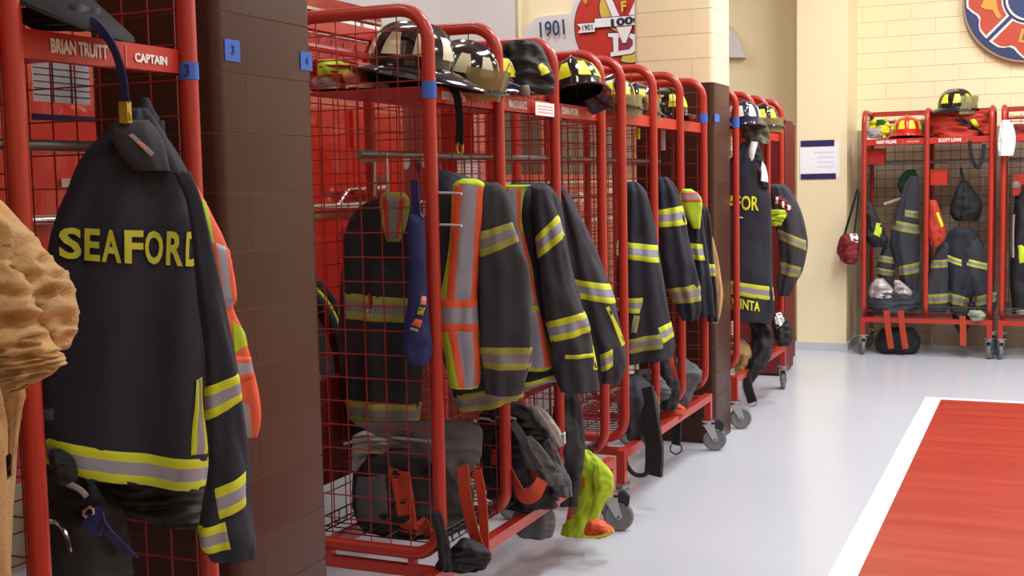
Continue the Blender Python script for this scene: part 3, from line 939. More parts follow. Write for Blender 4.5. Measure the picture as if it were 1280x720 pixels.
# ---- tan coat, left edge
coat('turnout_coat', 'tan quilted coat with a bent sleeve at the left edge of the picture', 'coat', 1.50, bmat=TAN,
     body=[(215, -60, -30), (250, -110, -6), (300, -130, 6), (400, -140, 14), (500, -140, 24), (600, -140, 20), (720, -140, 14), (780, -140, 14)],
     th=.09, seed=2, lump=.02, lscale=12, crease=.02, cs=(14, 14),
     sleeves=[([(-80, 262, -12, 236), (-60, 310, 30, 278), (-40, 350, 62, 318), (-10, 385, 90, 350), (20, 412, 99, 392), (36, 430, 96, 416), (50, 440, 84, 436)], TAN, .07, -.06),
              ([(-60, 330, 18, 322), (-60, 360, 34, 350), (-50, 400, 48, 385), (-40, 430, 62, 418), (-20, 446, 74, 438), (0, 456, 70, 450)], TAN, .06, -.12),
              ([(-40, 440, 30, 436), (-20, 452, 76, 440), (-6, 466, 82, 452), (2, 478, 66, 466), (8, 488, 44, 478), (12, 492, 26, 488)], TAN, .06, -.10),
              ([(-4, 470, 22, 470), (4, 500, 32, 488), (10, 540, 26, 525), (8, 600, 18, 590)], TAN, .03, -.03)])
# ---- vest behind the SEAFORD coat
def vest(label, Y, rows, stripes, seed=0, th=.03, base=LIME, group='high-visibility vests on the racks'):
    p0 = on_y(rows[0][1], rows[0][0], Y)
    root = thing('safety_vest', label, 'vest', (p0.x, Y, p0.z), 0, group)
    S = Surf(rows, Y, th, seed=seed, fold=.003, lump=.008, lscale=14)
    b = local(root, S.mesh('vest_body', base, nu=30))
    for i, (c, ms, mode) in enumerate(stripes):
        if mode == 'v': S.patch(c, ms, 'tape_stripe', b, vertical=True, nu=22, split=(0, .26, .74, 1), off=.003)
        elif mode == 'h': S.patch(c, ms, 'cross_stripe', b, split=(0, .26, .74, 1), off=.006)
        else: S.patch(c, ms, 'binding', b, split=(0, 1), pattern=(0,), off=.003, vertical=(mode == 'pv'))
    return root, S
OS = (ORANGE, SIL)
vest('orange and lime vest hanging behind the large SEAFORD coat', 2.02,
     [(232, 236, 246), (262, 240, 262), (310, 248, 284), (365, 254, 296), (385, 258, 292), (415, 262, 304), (470, 268, 318), (515, 278, 326), (545, 290, 322)],
     [(((247, 245), (258, 252), (284, 380), (262, 380)), (LIME,), 'pv'), (((264, 300), (286, 310), (297, 380), (276, 385)), (ORANGE, SIL), 'v'),
      (((290, 398), (304, 412), (308, 430), (293, 440)), (LIME,), 'p'), (((276, 440), (312, 445), (316, 470), (280, 480)), (ORANGE, SIL), 'h'), (((290, 490), (312, 505), (316, 545), (296, 545)), (GREYW,), 'p')], seed=4, base=ORANGE)

# ---- first long rack
coat('turnout_coat', 'charcoal coat with worn stripes under the first vest of the long rack', 'coat', 3.52, bmat=NAVYC,
     body=[(212, 545, 556), (235, 536, 612), (300, 540, 645), (400, 545, 655), (470, 562, 655), (572, 512, 650, 498)], th=.11, seed=3,
     bands=[(((560, 492), (650, 472), (650, 496), (572, 514)), YW_)],
     sleeves=[([(228, 606, 622), (245, 600, 636), (300, 598, 652), (350, 598, 662), (400, 599, 665), (432, 600, 664), (465, 602, 660), (492, 606, 652)], CHARC, .06, -.1,
               [(((598, 290), (640, 277), (650, 301), (598, 322)), YW_), (((598, 432), (666, 432), (662, 460), (600, 459)), YW_)])])
vest('lime and orange vest with silver stripes at the front of the long rack', 3.36,
     [(223, 578, 594), (229, 568, 606), (240, 565, 610), (300, 562, 604), (340, 556, 599), (372, 550, 597), (412, 549, 599), (440, 555, 601), (470, 559, 601), (484, 562, 598)],
     [(((568, 228), (606, 234), (597, 376), (558, 376)), OS, 'v'), (((560, 410), (600, 410), (601, 482), (574, 482)), OS, 'v'), (((547, 372), (600, 372), (601, 413), (549, 413)), OS, 'h')], seed=2, th=.045)
coat('turnout_coat', 'dark coat with bright yellow sleeve stripes under the second vest', 'coat', 4.02, bmat=NAVYC,
     body=[(228, 640, 678), (250, 632, 700), (320, 640, 712), (400, 645, 730), (460, 644, 728), (644, 490, 692, 472)], th=.1, seed=5,
     bands=[(((640, 478), (700, 462), (694, 478), (644, 497)), YS)],
     sleeves=[([(233, 664, 686), (250, 664, 692), (300, 670, 706), (350, 676, 716), (400, 682, 734), (430, 688, 740), (460, 690, 746), (488, 700, 748)], CHARC, .06, -.1,
               [(((669, 296), (698, 268), (708, 294), (672, 324)), YS), (((682, 401), (734, 388), (740, 414), (690, 426)), YS), (((706, 441), (746, 440), (746, 445), (706, 446)), (YEL,), 'plain'), (((740, 418), (746, 418), (748, 462), (742, 460)), (YEL,), 'plain')])])
vest('second vest, mostly grey stripe with orange edge, in the long rack', 3.9,
     [(231, 628, 664), (240, 626, 656), (270, 628, 652), (300, 632, 657), (345, 640, 668), (380, 648, 674), (420, 654, 684), (452, 650, 694), (463, 652, 684)],
     [(((630, 236), (651, 236), (651, 290), (634, 290)), (ORANGE, SIL), 'v'), (((636, 292), (655, 290), (674, 380), (652, 385)), (ORANGE, SIL), 'v'), (((655, 388), (676, 388), (690, 458), (654, 458)), OS, 'v')], seed=6)
coat('turnout_coat', 'dark coat with open pointed shoulder, third along the long rack', 'coat', 4.45, bmat=CHARC,
     body=[(232, 696, 703), (250, 696, 716), (290, 698, 736), (330, 702, 753), (370, 712, 767), (410, 722, 776), (440, 730, 783), (466, 738, 780), (478, 742, 772)], th=.09, seed=7,
     bands=[(((714, 347), (768, 355), (770, 379), (718, 370)), YS), (((749, 440), (766, 433), (767, 455), (750, 463)), YS, 'front'), (((757, 382), (761, 381), (783, 428), (779, 432)), (YEL,), 'plain')])
# ---- coat deep in the first section
coat('turnout_coat', 'dark coat with dull stripes seen through the wire end of the rack', 'coat', 3.62, bmat=BLACK,
     body=[(248, 470, 512), (262, 445, 525), (300, 432, 530), (365, 426, 530), (430, 424, 528), (500, 430, 526), (545, 440, 520)], th=.09, seed=8,
     bands=[(((424, 364), (530, 372), (530, 402), (424, 396)), YW_), (((432, 497), (526, 502), (524, 528), (436, 524)), YW_)])
vest('faded orange and yellow vest seen through the wire end of the rack', 3.5,
     [(240, 480, 505), (252, 474, 512), (280, 478, 508), (302, 484, 500)], [(((478, 246), (506, 248), (498, 298), (484, 298)), (ORSTRAP, SILD), 'v')], seed=3, base=YELD)
# ---- second long rack
coat('turnout_coat', 'dark coat with stripe at chest and hem, first in the middle rack', 'coat', 5.35, bmat=NAVYC,
     body=[(227, 784, 796), (240, 778, 808), (270, 774, 816), (300, 772, 822), (350, 770, 830), (400, 770, 838), (430, 770, 844), (770, 455, 842, 446)], th=.1, seed=9,
     bands=[(((770, 300), (823, 306), (825, 328), (770, 320)), YS), (((770, 371), (805, 370), (800, 389), (770, 388)), YS, 'front'), (((793, 391), (800, 392), (796, 413), (789, 412)), YW_, 'v'), (((770, 424), (826, 414), (828, 432), (770, 442)), YW_, 'front'), (((822, 407), (843, 400), (845, 420), (828, 426)), YS, 'front')])
coat('turnout_coat', 'dark coat sleeve with two stripes, second in the middle rack', 'coat', 5.75, bmat=NAVYC,
     body=[(221, 820, 834), (235, 818, 846), (262, 820, 854), (300, 822, 862), (340, 826, 871), (365, 836, 875), (385, 845, 876), (400, 852, 872)], th=.08, seed=10,
     bands=[(((818, 263), (854, 257), (858, 281), (820, 284)), YS), (((834, 360), (877, 354), (877, 376), (840, 379)), YW_)])
coat('turnout_coat', 'narrow dark coat under a lime collar, third in the middle rack', 'coat', 6.05, bmat=NAVYC,
     body=[(250, 855, 872), (270, 856, 878), (310, 858, 884), (350, 862, 889), (395, 868, 893)], th=.06, seed=11,
     bands=[(((858, 303), (880, 305), (882, 325), (858, 323)), YS)])
vest('lime and orange vest draped like a collar in the middle rack', 5.98,
     [(236, 853, 864), (244, 850, 874), (254, 850, 878), (266, 856, 877), (286, 866, 875)], [(((852, 240), (872, 240), (876, 252), (852, 252)), (ORANGE, SIL), 'h')], seed=5)
coat('turnout_coat', 'black coat hanging last in the middle rack by the far pillar', 'coat', 6.30, bmat=BLACK,
     body=[(256, 872, 882), (275, 872, 888), (320, 876, 892), (360, 880, 896), (402, 884, 898)], th=.06, seed=12,
     bands=[(((876, 329), (893, 330), (894, 345), (878, 344)), YS)])
coat('turnout_coat', 'tan coat edge showing beside the far brown pillar', 'coat', 6.42, bmat=TAN, th=.04, seed=13,
     body=[(296, 887, 891), (320, 888, 897), (350, 889, 902), (370, 889, 904), (392, 890, 901), (404, 890, 897)])
# ---- rack beyond the pillar
def g8x(S, root):
    S.text('SEAFOR', ((896, 243), (948, 245), (948, 263), (896, 261)), LETTERB, 'name_lettering', root.children[0], bold=.02)
    S.text('QUINTA', ((909, 368), (950, 376), (950, 390), (909, 384)), LETTERB, 'surname_lettering', root.children[0], bold=.02)
    S.patch(((918, 269.5), (929, 271), (929, 272.5), (918, 271)), (WHITE,), 'white_label', root.children[0], split=(0, 1), pattern=(0,), off=.004)
coat('turnout_coat', 'dark coat with bright yellow lettering and hem stripe beyond the far pillar', 'coat', 7.40, bmat=NAVYC,
     body=[(178, 928, 944), (195, 915, 952), (225, 900, 960), (260, 894, 964), (300, 892, 965), (350, 890, 966), (384, 890, 967), (890, 396, 962, 404)], th=.09, seed=14,
     bands=[(((890, 346), (966, 358), (966, 375), (890, 362)), YS)], extra=g8x)
coat('turnout_coat', 'charcoal coat sleeve with worn bands reaching out beside the cream column', 'coat', 8.25, bmat=CHARC,
     body=[(230, 962, 980), (240, 962, 990), (262, 966, 1001), (285, 970, 1007), (310, 974, 1009), (335, 975, 1004), (355, 972, 994), (370, 974, 986)], th=.09, seed=15,
     bands=[(((970, 285), (1010, 301), (1010, 314), (972, 298)), YW_), (((972, 325), (1006, 335), (1004, 348), (972, 341)), YW_)])
# ---- far rack coats
coat('turnout_coat', 'grey coat with folded sleeve in the left bay of the far rack', 'coat', 10.62, bmat=CHARC,
     body=[(220, 1138, 1148), (238, 1128, 1149), (265, 1121, 1149), (295, 1114, 1149), (330, 1120, 1149), (352, 1126, 1149), (366, 1130, 1148)], th=.09, seed=16,
     bands=[(((1112, 274), (1150, 281), (1150, 293), (1110, 286)), YW_), (((1118, 333), (1150, 327), (1150, 340), (1120, 345)), YW_), (((1131, 262), (1148, 264), (1148, 273), (1131, 270)), YW_, 'front')],
     sleeves=[([(300, 1108, 1122), (318, 1100, 1120), (340, 1096, 1118), (355, 1104, 1118)], CHARC, .05, .02, [(((1096, 318), (1122, 322), (1120, 330), (1096, 326)), YW_), (((1096, 334), (1120, 338), (1120, 346), (1096, 342)), YW_)])])
coat('turnout_coat', 'dark coat with bright bands in the right bay of the far rack', 'coat', 10.62, bmat=NAVYC,
     body=[(284, 1192, 1214), (294, 1184, 1224), (310, 1180, 1230), (335, 1184, 1228), (365, 1186, 1218), (385, 1188, 1210)], th=.09, seed=17,
     bands=[(((1184, 318), (1202, 324), (1202, 332), (1184, 326)), YS, 'front'), (((1186, 364), (1212, 372), (1212, 384), (1186, 378)), YW_)],
     sleeves=[([(300, 1178, 1190), (322, 1166, 1188), (350, 1160, 1186), (375, 1158, 1186), (390, 1162, 1182)], CHARC, .05, -.02, [(((1160, 325), (1188, 324), (1188, 334), (1160, 335)), YW_), (((1158, 368), (1187, 366), (1187, 378), (1158, 380)), YW_)]),
              ([(296, 1204, 1222), (320, 1202, 1234), (345, 1208, 1238), (370, 1218, 1246), (388, 1220, 1244)], CHARC, .05, -.04, [(((1202, 321), (1238, 330), (1238, 338), (1202, 330)), YS), (((1214, 372), (1246, 364), (1247, 376), (1216, 384)), YW_)])])
# ================================================================ LOOSE GEAR
def blob(name, label, cat, Y, rows, matl, th=.1, patches=(), part='shell', group=None, crease=.014, cs=(10, 8), seed=0, lump=.02, lscale=10, parent=None, fold=.004):
    S = Surf(rows, Y, th, seed=seed, fold=fold, lump=lump, lscale=lscale, crease=crease, cs=cs)
    if parent is None:
        root = thing(name, label, cat, (S.c0.x, S.c0.y, S.c0.z), 0, group)
    else: root = parent
    o = local(root, S.mesh(part, matl, nu=36, inner=False))
    for c, m_, nm in patches:
        S.patch(c, m_ if isinstance(m_, tuple) else (m_,), nm, o, split=(0, .3, .7, 1) if isinstance(m_, tuple) and len(m_) == 2 else (0, 1), pattern=(0, 1, 0) if isinstance(m_, tuple) and len(m_) == 2 else (0,), off=.008)
    return root, S

def wpts(pts, Y):
    """points (x, y[, Y]) of the photo frame on planes y = Y"""
    return [on_y(p[0], p[1], p[2] if len(p) > 2 else Y) for p in pts]

def smooth_pts(P, k=5):
    out = []
    n = len(P)
    for i in range(n - 1):
        for q in range(k):
            out.append(cr(P[max(0, i - 1)], P[i], P[i + 1], P[min(n - 1, i + 2)], q / k))
    out.append(P[-1])
    return out

def strap_px(name, label, cat, pts, Y, w, matl, parent=None, t=.003, part='webbing', wdir=(1, -.25, 0), group=None):
    P = smooth_pts(wpts(pts, Y))
    root = parent or thing(name, label, cat, P[0][:], 0, group)
    return root, local(root, MB().strap(P, w, t, wdir).build(part, matl, None))

def cord_px(part, pts, Y, r, matl, parent):
    return local(parent, MB().tube(smooth_pts(wpts(pts, Y)), r, 7).build(part, matl, None, smooth='auto'))

# ---- helmets: domed crown with comb, wide brim longer behind, shield, reflective patches, visor
def helmet(label, loc, rz, shell=GLOSSB, patch=GLOSSY, visor=None, group='fire helmets on the racks', tilt=(0, 0), size=1.0, shield=False, brim=1.0):
    root = thing('fire_helmet', label, 'helmet', loc, rz, group)
    root.rotation_euler = (tilt[0], tilt[1], rz)
    n, k = 36, 12
    def crown(a, h):   # a angle, h 0..1 from rim to top, returns point
        rr = math.cos(h * PI / 2) ** .75
        x, y = .125 * rr * math.cos(a), .105 * rr * math.sin(a)
        z = .035 + .125 * math.sin(h * PI / 2) ** .9
        comb = .012 * max(0, 1 - abs(y) / .022) * (1 if h > .15 else h / .15)
        ridge = .006 * max(0, math.cos(4 * a)) ** 6 * math.sin(h * PI)
        return Vector((x * (1 + ridge * 6), y * (1 + ridge * 6), z + comb)) * size
    mb = MB(); v = []
    for j in range(k + 1):
        for i in range(n): v.append(crown(2 * PI * i / n, j / k * .985))
    f = [(j * n + i, j * n + (i + 1) % n, (j + 1) * n + (i + 1) % n, (j + 1) * n + i) for j in range(k) for i in range(n)]
    f.append(tuple(k * n + i for i in range(n)))
    mb.add(v, f); mb.build('crown', shell, root, smooth=True)
    # brim: front is +x, rear -x is longer and droops
    mb = MB(); v = []
    prof = [(0.0, .036), (.25, .033), (.6, .024), (1.0, .012), (1.03, .006), (.97, .003), (.55, .014), (0.0, .026)]
    for fr, z in prof:
        for i in range(n):
            a = 2 * PI * i / n
            ext = (.030 + .022 * abs(math.cos(a)) + (.055 * max(0, -math.cos(a)) ** 1.5)) * brim
            ca, sa = math.cos(a), math.sin(a)
            x = (.122 + ext * fr) * ca; y = (.102 + ext * fr) * sa
            zz = z - fr * .018 * max(0, -ca) + fr * fr * .012 * max(0, ca) - fr * .006 * abs(sa)
            v.append(Vector((x, y, zz)) * size)
    f = [(j * n + i, j * n + (i + 1) % n, (j + 1) * n + (i + 1) % n, (j + 1) * n + i) for j in range(len(prof) - 1) for i in range(n)]
    mb.add(v, f); mb.build('brim', shell, root, smooth='auto')
    if patch:
        for q in range(8):
            a0 = 2 * PI * (q + .5) / 8
            mb = MB(); v = []
            for j in range(5):
                for i in range(5):
                    h = .12 + .38 * j / 4
                    w = (.26 - .10 * j / 4)
                    p = crown(a0 + (i / 4 - .5) * 2 * w, h)
                    v.append(p + (p - Vector((0, 0, .04))).normalized() * .0022)
            mb.add(v, [(j * 5 + i, j * 5 + i + 1, j * 5 + 6 + i, j * 5 + 5 + i) for j in range(4) for i in range(4)])
            mb.build('reflective_patch', patch, root, smooth=True)
    if shield:
        mb = MB().prism([(-.038, .03), (.038, .03), (.046, .10), (.03, .145), (0, .16), (-.03, .145), (-.046, .10)], .128, .134, plane='yz')
        o = mb.build('front_shield', LEATHER, root)
        for vv in o.data.vertices: vv.co = Vector((vv.co.x + (vv.co.z - .03) * -.18, vv.co.y, vv.co.z)) * size
    if visor:
        mb = MB(); v = []
        for j in range(7):
            for i in range(13):
                a = -1.1 + 2.2 * i / 12
                z = visor[0] + (visor[1] - visor[0]) * j / 6
                v.append(Vector((.148 * math.cos(a) + .012 * j / 6 + .0, .135 * math.sin(a), z)) * size)
        N = len(v)
        v += [p * 1.012 for p in v]
        f = [(j * 13 + i, j * 13 + i + 1, j * 13 + 14 + i, j * 13 + 13 + i) for j in range(6) for i in range(12)]
        f += [tuple(N + q for q in reversed(ff)) for ff in f]
        mb.add(v, f); mb.build('face_shield', VISOR, root, smooth=True)
        for s in (-1, 1):
            MB().lathe([(.0, -.008), (.016, -.006), (.016, .006), (.0, .008)], 12, c=(.07 * size, s * .122 * size, .05 * size), axis='y').build('visor_knob', RUBBER, root, smooth='auto')
    return root

def at(x, y, Y, z=None):
    p = on_y(x, y, Y)
    if z is not None: p.z = z
    return tuple(p)
SH = 1.797
# nearest rack
helmet('black leather fire helmet with long brim on the shelf of the nearest rack', at(16, -20, 1.80), PI + .1, mat('matt_black_leather', (24, 22, 24), .7, 0, .2, 14, spec=.25), None, None, tilt=(.05, -.42), size=1.02, brim=1.25)
blob('fire_gloves', 'black gloves bundled under the nearest helmet', 'gloves', 1.78, [(8, 34, 70), (14, 28, 100), (22, 28, 120), (30, 32, 132), (36, 40, 134)], BLACK, .05, seed=21)
r, _ = strap_px('helmet_strap', 'navy strap hanging from the shelf over the nearest nameplate', 'strap', [(96, 22, 1.80), (122, 34, 1.77), (140, 56, 1.77), (152, 90, 1.79), (156, 126, 1.82)], 1.8, .022, BLUEC)
hk = local(r, MB().box(-.010, .010, -.006, .006, -.040, .0).build('snap_hook', BRASS, None)); hk.data.transform(Matrix.Translation(on_y(156, 127, 1.82)))
cord_px('hook_prong', [(152, 142), (151, 150), (157, 154), (163, 148), (161, 138)], 1.82, .0025, BRASS, r)
# paper schedule behind the nearest rack
def schedule(label, px, Xp, rows, cols, tape=True, name='paper_schedule'):
    a = on_x(px[0], px[1], Xp); b = on_x(px[2], px[3], Xp)
    y0, y1 = sorted((a.y, b.y)); z1, z0 = max(a.z, b.z), min(a.z, b.z)
    t = thing(name, label, 'paper', (Xp, y0, z0))
    local(t, MB().box(Xp - .002, Xp, y0, y1, z0, z1).build('sheet', PAPER, None))
    INK = mat('dark_ink', (60, 20, 30), .8)
    for k in range(1, rows):
        z = z0 + (z1 - z0) * k / rows
        local(t, MB().box(Xp, Xp + .0012, y0, y1, z - .0009, z + .0009).build('ruled_line', INK, None))
    for k in range(1, cols):
        y = y0 + (y1 - y0) * k / cols
        local(t, MB().box(Xp, Xp + .0014, y - .002, y + .002, z0, z1).build('ruled_line', INK, None))
    if tape:
        local(t, MB().box(Xp - .001, Xp + .001, y0 - .01, y1 + .02, z0 - .045, z0 - .03).build('tape_strip', mat('dark_blue_tape', (38, 36, 92), .5), None))
schedule('white ruled paper sheet behind the nearest rack, above a blue tape strip', (40, 75, 113, 131), -2.23, 6, 3)
schedule('small white ruled paper seen behind the upright of the long rack', (572, 196, 598, 222), -2.23, 6, 3, False)

# bag and mask at the bottom of the nearest rack
r, _ = blob('air_mask_bag', 'black bag with breathing gear at the bottom of the nearest rack', 'bag', 1.9, [(560, 62, 78), (575, 50, 98), (600, 50, 130), (625, 50, 150), (660, 46, 160), (700, 40, 165), (735, 40, 160)], BLACK, .12, seed=22)
cord_px('silver_arc', [(62, 652), (74, 655), (84, 672), (88, 690)], 1.76, .004, CHROME, r)
cord_px('silver_arc', [(72, 600), (88, 606), (100, 612), (108, 620)], 1.75, .006, GREYW, r)
cord_px('buckle', [(104, 640), (112, 634), (118, 640), (112, 648), (104, 642)], 1.74, .003, CHROME, r)
strap_px('', '', '', [(112, 644, 1.74), (130, 660, 1.72), (150, 680, 1.74), (165, 695, 1.76)], 1.74, .045, BLUEC, parent=r)
blob('turnout_trousers', 'dark folded trousers hanging under the hem of the SEAFORD coat', 'trousers', 2.02, [(585, 130, 248), (605, 120, 252), (625, 140, 256), (645, 170, 258), (655, 200, 250)], BLACK, .06, seed=23)
r, _ = blob('leather_glove', 'dark glove stuck on the bag at the bottom of the nearest rack', 'glove', 1.75, [(561, 64, 76), (570, 60, 90), (582, 62, 96), (598, 66, 97), (606, 72, 90)], BLACK, .03, seed=24, crease=.01)

# ---- long rack shelf, first section
blob('folded_clothes', 'heap of lime, red and grey clothing on the shelf of the long rack', 'clothes', 3.45, [(74, 392, 430), (82, 388, 468), (92, 386, 506), (103, 386, 524), (114, 388, 528)], REDCLOTH, .12, seed=25,
     patches=[(((392, 76), (438, 78), (436, 96), (392, 98)), LIME, 'lime_cloth'), (((390, 99), (425, 102), (425, 114), (390, 114)), GREYW, 'grey_cloth'), (((455, 90), (486, 90), (488, 104), (460, 106)), GREENN, 'green_cloth'), (((490, 98), (522, 100), (522, 114), (488, 112)), BLUEC, 'blue_cloth'), (((428, 90), (452, 92), (450, 108), (430, 108)), PINKW, 'pink_cloth'), (((430, 108), (486, 106), (486, 114), (432, 114)), PAPER, 'white_cloth')], crease=.02)
helmet('black helmet with pale reflective panels, first on the shelf of the long rack', at(512, 98, 3.41, SH + .03), PI + .35, GLOSSB, mat('pale_patch', (206, 200, 170), .3), None, size=1.08, brim=1.0, tilt=(.0, -.12))
helmet('dark helmet with raised amber face shield beside the first upright', at(577, 102, 3.63, SH + .01), -.1, GLOSSB, mat('pale_patch', (206, 200, 170), .3), (-.01, .09), size=.95, tilt=(0, .25))
helmet('dark blue helmet with yellow patches behind the second upright', at(610, 104, 3.93, SH + .006), .8, GLOSSBL, GLOSSY, None, size=1.0)
# strap with yellow snap hook
r, _ = strap_px('helmet_strap', 'black strap with yellow snap hook hanging over the nameplate of the long rack', 'strap', [(560, 104, 3.44), (568, 112, 3.42), (573, 130, 3.42), (575, 158, 3.44), (574, 180, 3.46)], 3.44, .03, BLACK)
cord_px('snap_hook', [(574, 178), (571, 184), (573, 192), (578, 190), (578, 180)], 3.46, .004, BRASS, r)
# second section
r, _ = blob('fire_hood', 'black hood and bag filling the second shelf of the long rack', 'hood', 4.0, [(50, 640, 664), (56, 630, 676), (72, 628, 684), (90, 628, 690), (106, 628, 692), (117, 630, 692)], BLACK, .1, seed=26,
     patches=[(((672, 84), (682, 80), (686, 92), (678, 97)), GLOSSY, 'yellow_patch')])
cord_px('chain', [(632, 92), (635, 84), (638, 78), (640, 84)], 3.86, .0025, CHROME, r)
cord_px('lamp_cord', [(630, 102), (642, 105), (654, 110)], 3.86, .003, ZINC, r)
MBx = local(r, MB().lathe([(.0, -.02), (.016, -.018), (.02, .0), (.014, .02), (0, .022)], 14, c=at(656, 114, 3.86)).build('lamp_head', STEEL, None, smooth='auto'))
# white label under second section
t = thing('shelf_label', 'white paper label on the red shelf edge of the long rack', 'label', (-1.69, 4.2, 1.77))
a = on_x(669, 124, -1.69); b = on_x(690, 142, -1.69)
local(t, MB().box(-1.691, -1.6895, a.y, 4.255, 1.742, 1.790).build('paper', PAPER, None))
for k in range(3): local(t, MB().box(-1.6895, -1.689, a.y + .02, 4.24, 1.752 + k * .011, 1.756 + k * .011).build('print_line', PINKW, None))
# third section
helmet('glossy black helmet lying with its brim up in the third shelf of the long rack', at(722, 122, 4.5, SH + .02), -1.2, GLOSSB, GLOSSY, None, size=1.0, tilt=(.15, -.2))
# middle rack shelf
helmet('dark helmet with bright yellow panels, first in the middle rack', at(765, 118, 5.24, SH + .01), -1.0, GLOSSB, GLOSSY, (-.02, .07))
helmet('dark blue helmet with amber visor, second in the middle rack', at(795, 124, 5.7, SH + .01), -1.3, GLOSSBL, GLOSSY, (-.02, .08))
helmet('dark helmet with pale brim, third in the middle rack', at(832, 136, 6.15, SH + .01), -.6, GLOSSB, GLOSSY, None)
blob('fire_hood', 'black hood hanging from the shelf of the middle rack', 'hood', 5.35, [(118, 778, 786), (130, 780, 792), (142, 784, 796), (150, 788, 797)], BLACK, .04, seed=27)
r, _ = strap_px('key_tag', 'pale striped tag hanging from the shelf of the middle rack', 'tag', [(829, 150, 5.95), (829, 168, 5.95), (829, 188, 5.95)], 5.95, .022, PAPER, part='strip')
r, _ = strap_px('snap_hook', 'yellow snap hook hanging in the middle rack', 'hook', [(797, 160, 5.5), (797, 166, 5.5), (797, 174, 5.5)], 5.5, .02, GLOSSY, t=.012, part='body')
r, _ = strap_px('snap_hook', 'narrow yellow tag hanging on the last upright of the middle rack', 'hook', [(851.5, 154, 6.2), (851.5, 166, 6.2), (851.5, 178, 6.2)], 6.2, .012, BRASS, t=.01, part='body')
# rack beyond the far pillar
helmet('white and blue helmet, first beyond the far pillar', at(929, 132, 7.42, SH + .01), -1.2, GLOSSBL, WHITE, None)
helmet('dark helmet with clear visor, second beyond the far pillar', at(952, 134, 7.85, SH + .01), -1.0, GLOSSB, GLOSSY, (-.02, .07))
blob('camouflage_cloth', 'grey green cloth hanging over the shelf beyond the far pillar', 'cloth', 7.42, [(138, 918, 940), (146, 918, 950), (158, 920, 960), (170, 928, 962), (180, 938, 962)], mat('grey_green_cloth', (92, 92, 78), .8, 0, .4, 30), .05, seed=28)
blob('fire_hood', 'white and black hood hanging beyond the far pillar', 'hood', 7.38, [(174, 940, 948), (190, 936, 952), (205, 934, 956), (220, 940, 960), (234, 948, 961)], BLACK, .04, seed=29,
     patches=[(((938, 176), (947, 178), (942, 200), (935, 208)), WHITE, 'white_panel'), (((952, 200), (957, 208), (960, 228), (951, 226)), PAPER, 'white_panel')])
blob('fire_glove', 'lime yellow glove beside the coat sleeve by the cream column', 'glove', 8.0, [(262, 962, 980), (268, 960, 984), (275, 960, 980), (282, 963, 976)], LIME, .04, seed=30)
blob('striped_hose_strap', 'pink and white striped strap above the lime glove', 'strap', 8.02, [(245, 968, 976), (252, 968, 984), (260, 974, 990), (264, 982, 990)], REDBAG, .03, seed=31, patches=[(((970, 246), (973, 247), (972, 255), (969, 254)), WHITE, 'white_stripe'), (((978, 251), (981, 252), (980, 260), (977, 259)), WHITE, 'white_stripe'), (((985, 256), (989, 257), (988, 263), (984, 262)), WHITE, 'white_stripe')])
# end board beyond the last section (narrow red locker with pale lettering)
t = thing('red_locker', 'narrow dark red locker standing between the last aisle rack and the cream column', 'locker', (-2.0, 9.3, 0))
local(t, MB().box(-2.16, -1.82, 9.15, 9.6, .02, 1.93).build('body', mat('dark_red_paint', (120, 30, 26), .5), None))
local(t, MB().box(-1.82, -1.80, 9.17, 9.58, .1, 1.9)  .build('door', MATS['dark_red_paint'], None))
local(t, MB().box(-1.80, -1.79, 9.5, 9.53, .95, 1.1).build('handle', ZINC, None))

# ---- blue bag with emblem inside the wire end
def bluebag():
    Y = 3.21
    S = Surf([(268, 511, 530), (300, 510, 532), (340, 512, 533), (370, 510, 535), (400, 506, 537), (425, 503, 540), (442, 505, 541), (456, 512, 534)], Y, .03, seed=32, fold=.003, lump=.008, lscale=14, crease=.006)
    root = thing('mask_pouch', 'navy blue pouch with small yellow lettering hanging inside the wire end', 'pouch', S.c0[:])
    o = local(root, S.mesh('pouch', BLUEC, nu=30, inner=False))
    S.patch(((527, 369), (533, 370), (532, 380), (525, 379)), (PINKW,), 'emblem_tip', o, split=(0, 1), pattern=(0,), off=.004)
    S.patch(((523, 381), (532, 382), (530, 394), (520, 392)), (BLACK,), 'emblem_field', o, split=(0, 1), pattern=(0,), off=.004)
    S.text('GAR', ((524, 382), (531, 383), (528, 393), (521, 391)), GLOSSY, 'pouch_lettering', o, bold=.01, off=.006)
    S.patch(((519, 397), (528, 399), (525, 408), (514, 405)), (ORANGE,), 'emblem_base', o, split=(0, 1), pattern=(0,), off=.004)
    S.patch(((513, 408), (523, 410), (522, 414), (512, 411)), (GREYW,), 'emblem_base', o, split=(0, 1), pattern=(0,), off=.004)
    strap_px('', '', '', [(518, 225, 3.21), (519, 245, 3.21), (521, 270, 3.21)], 3.21, .03, BLUEC, parent=root)
    cord_px('ring', [(527, 250), (524, 256), (525, 266), (530, 273)], 3.21, .003, CHROME, root)
bluebag()
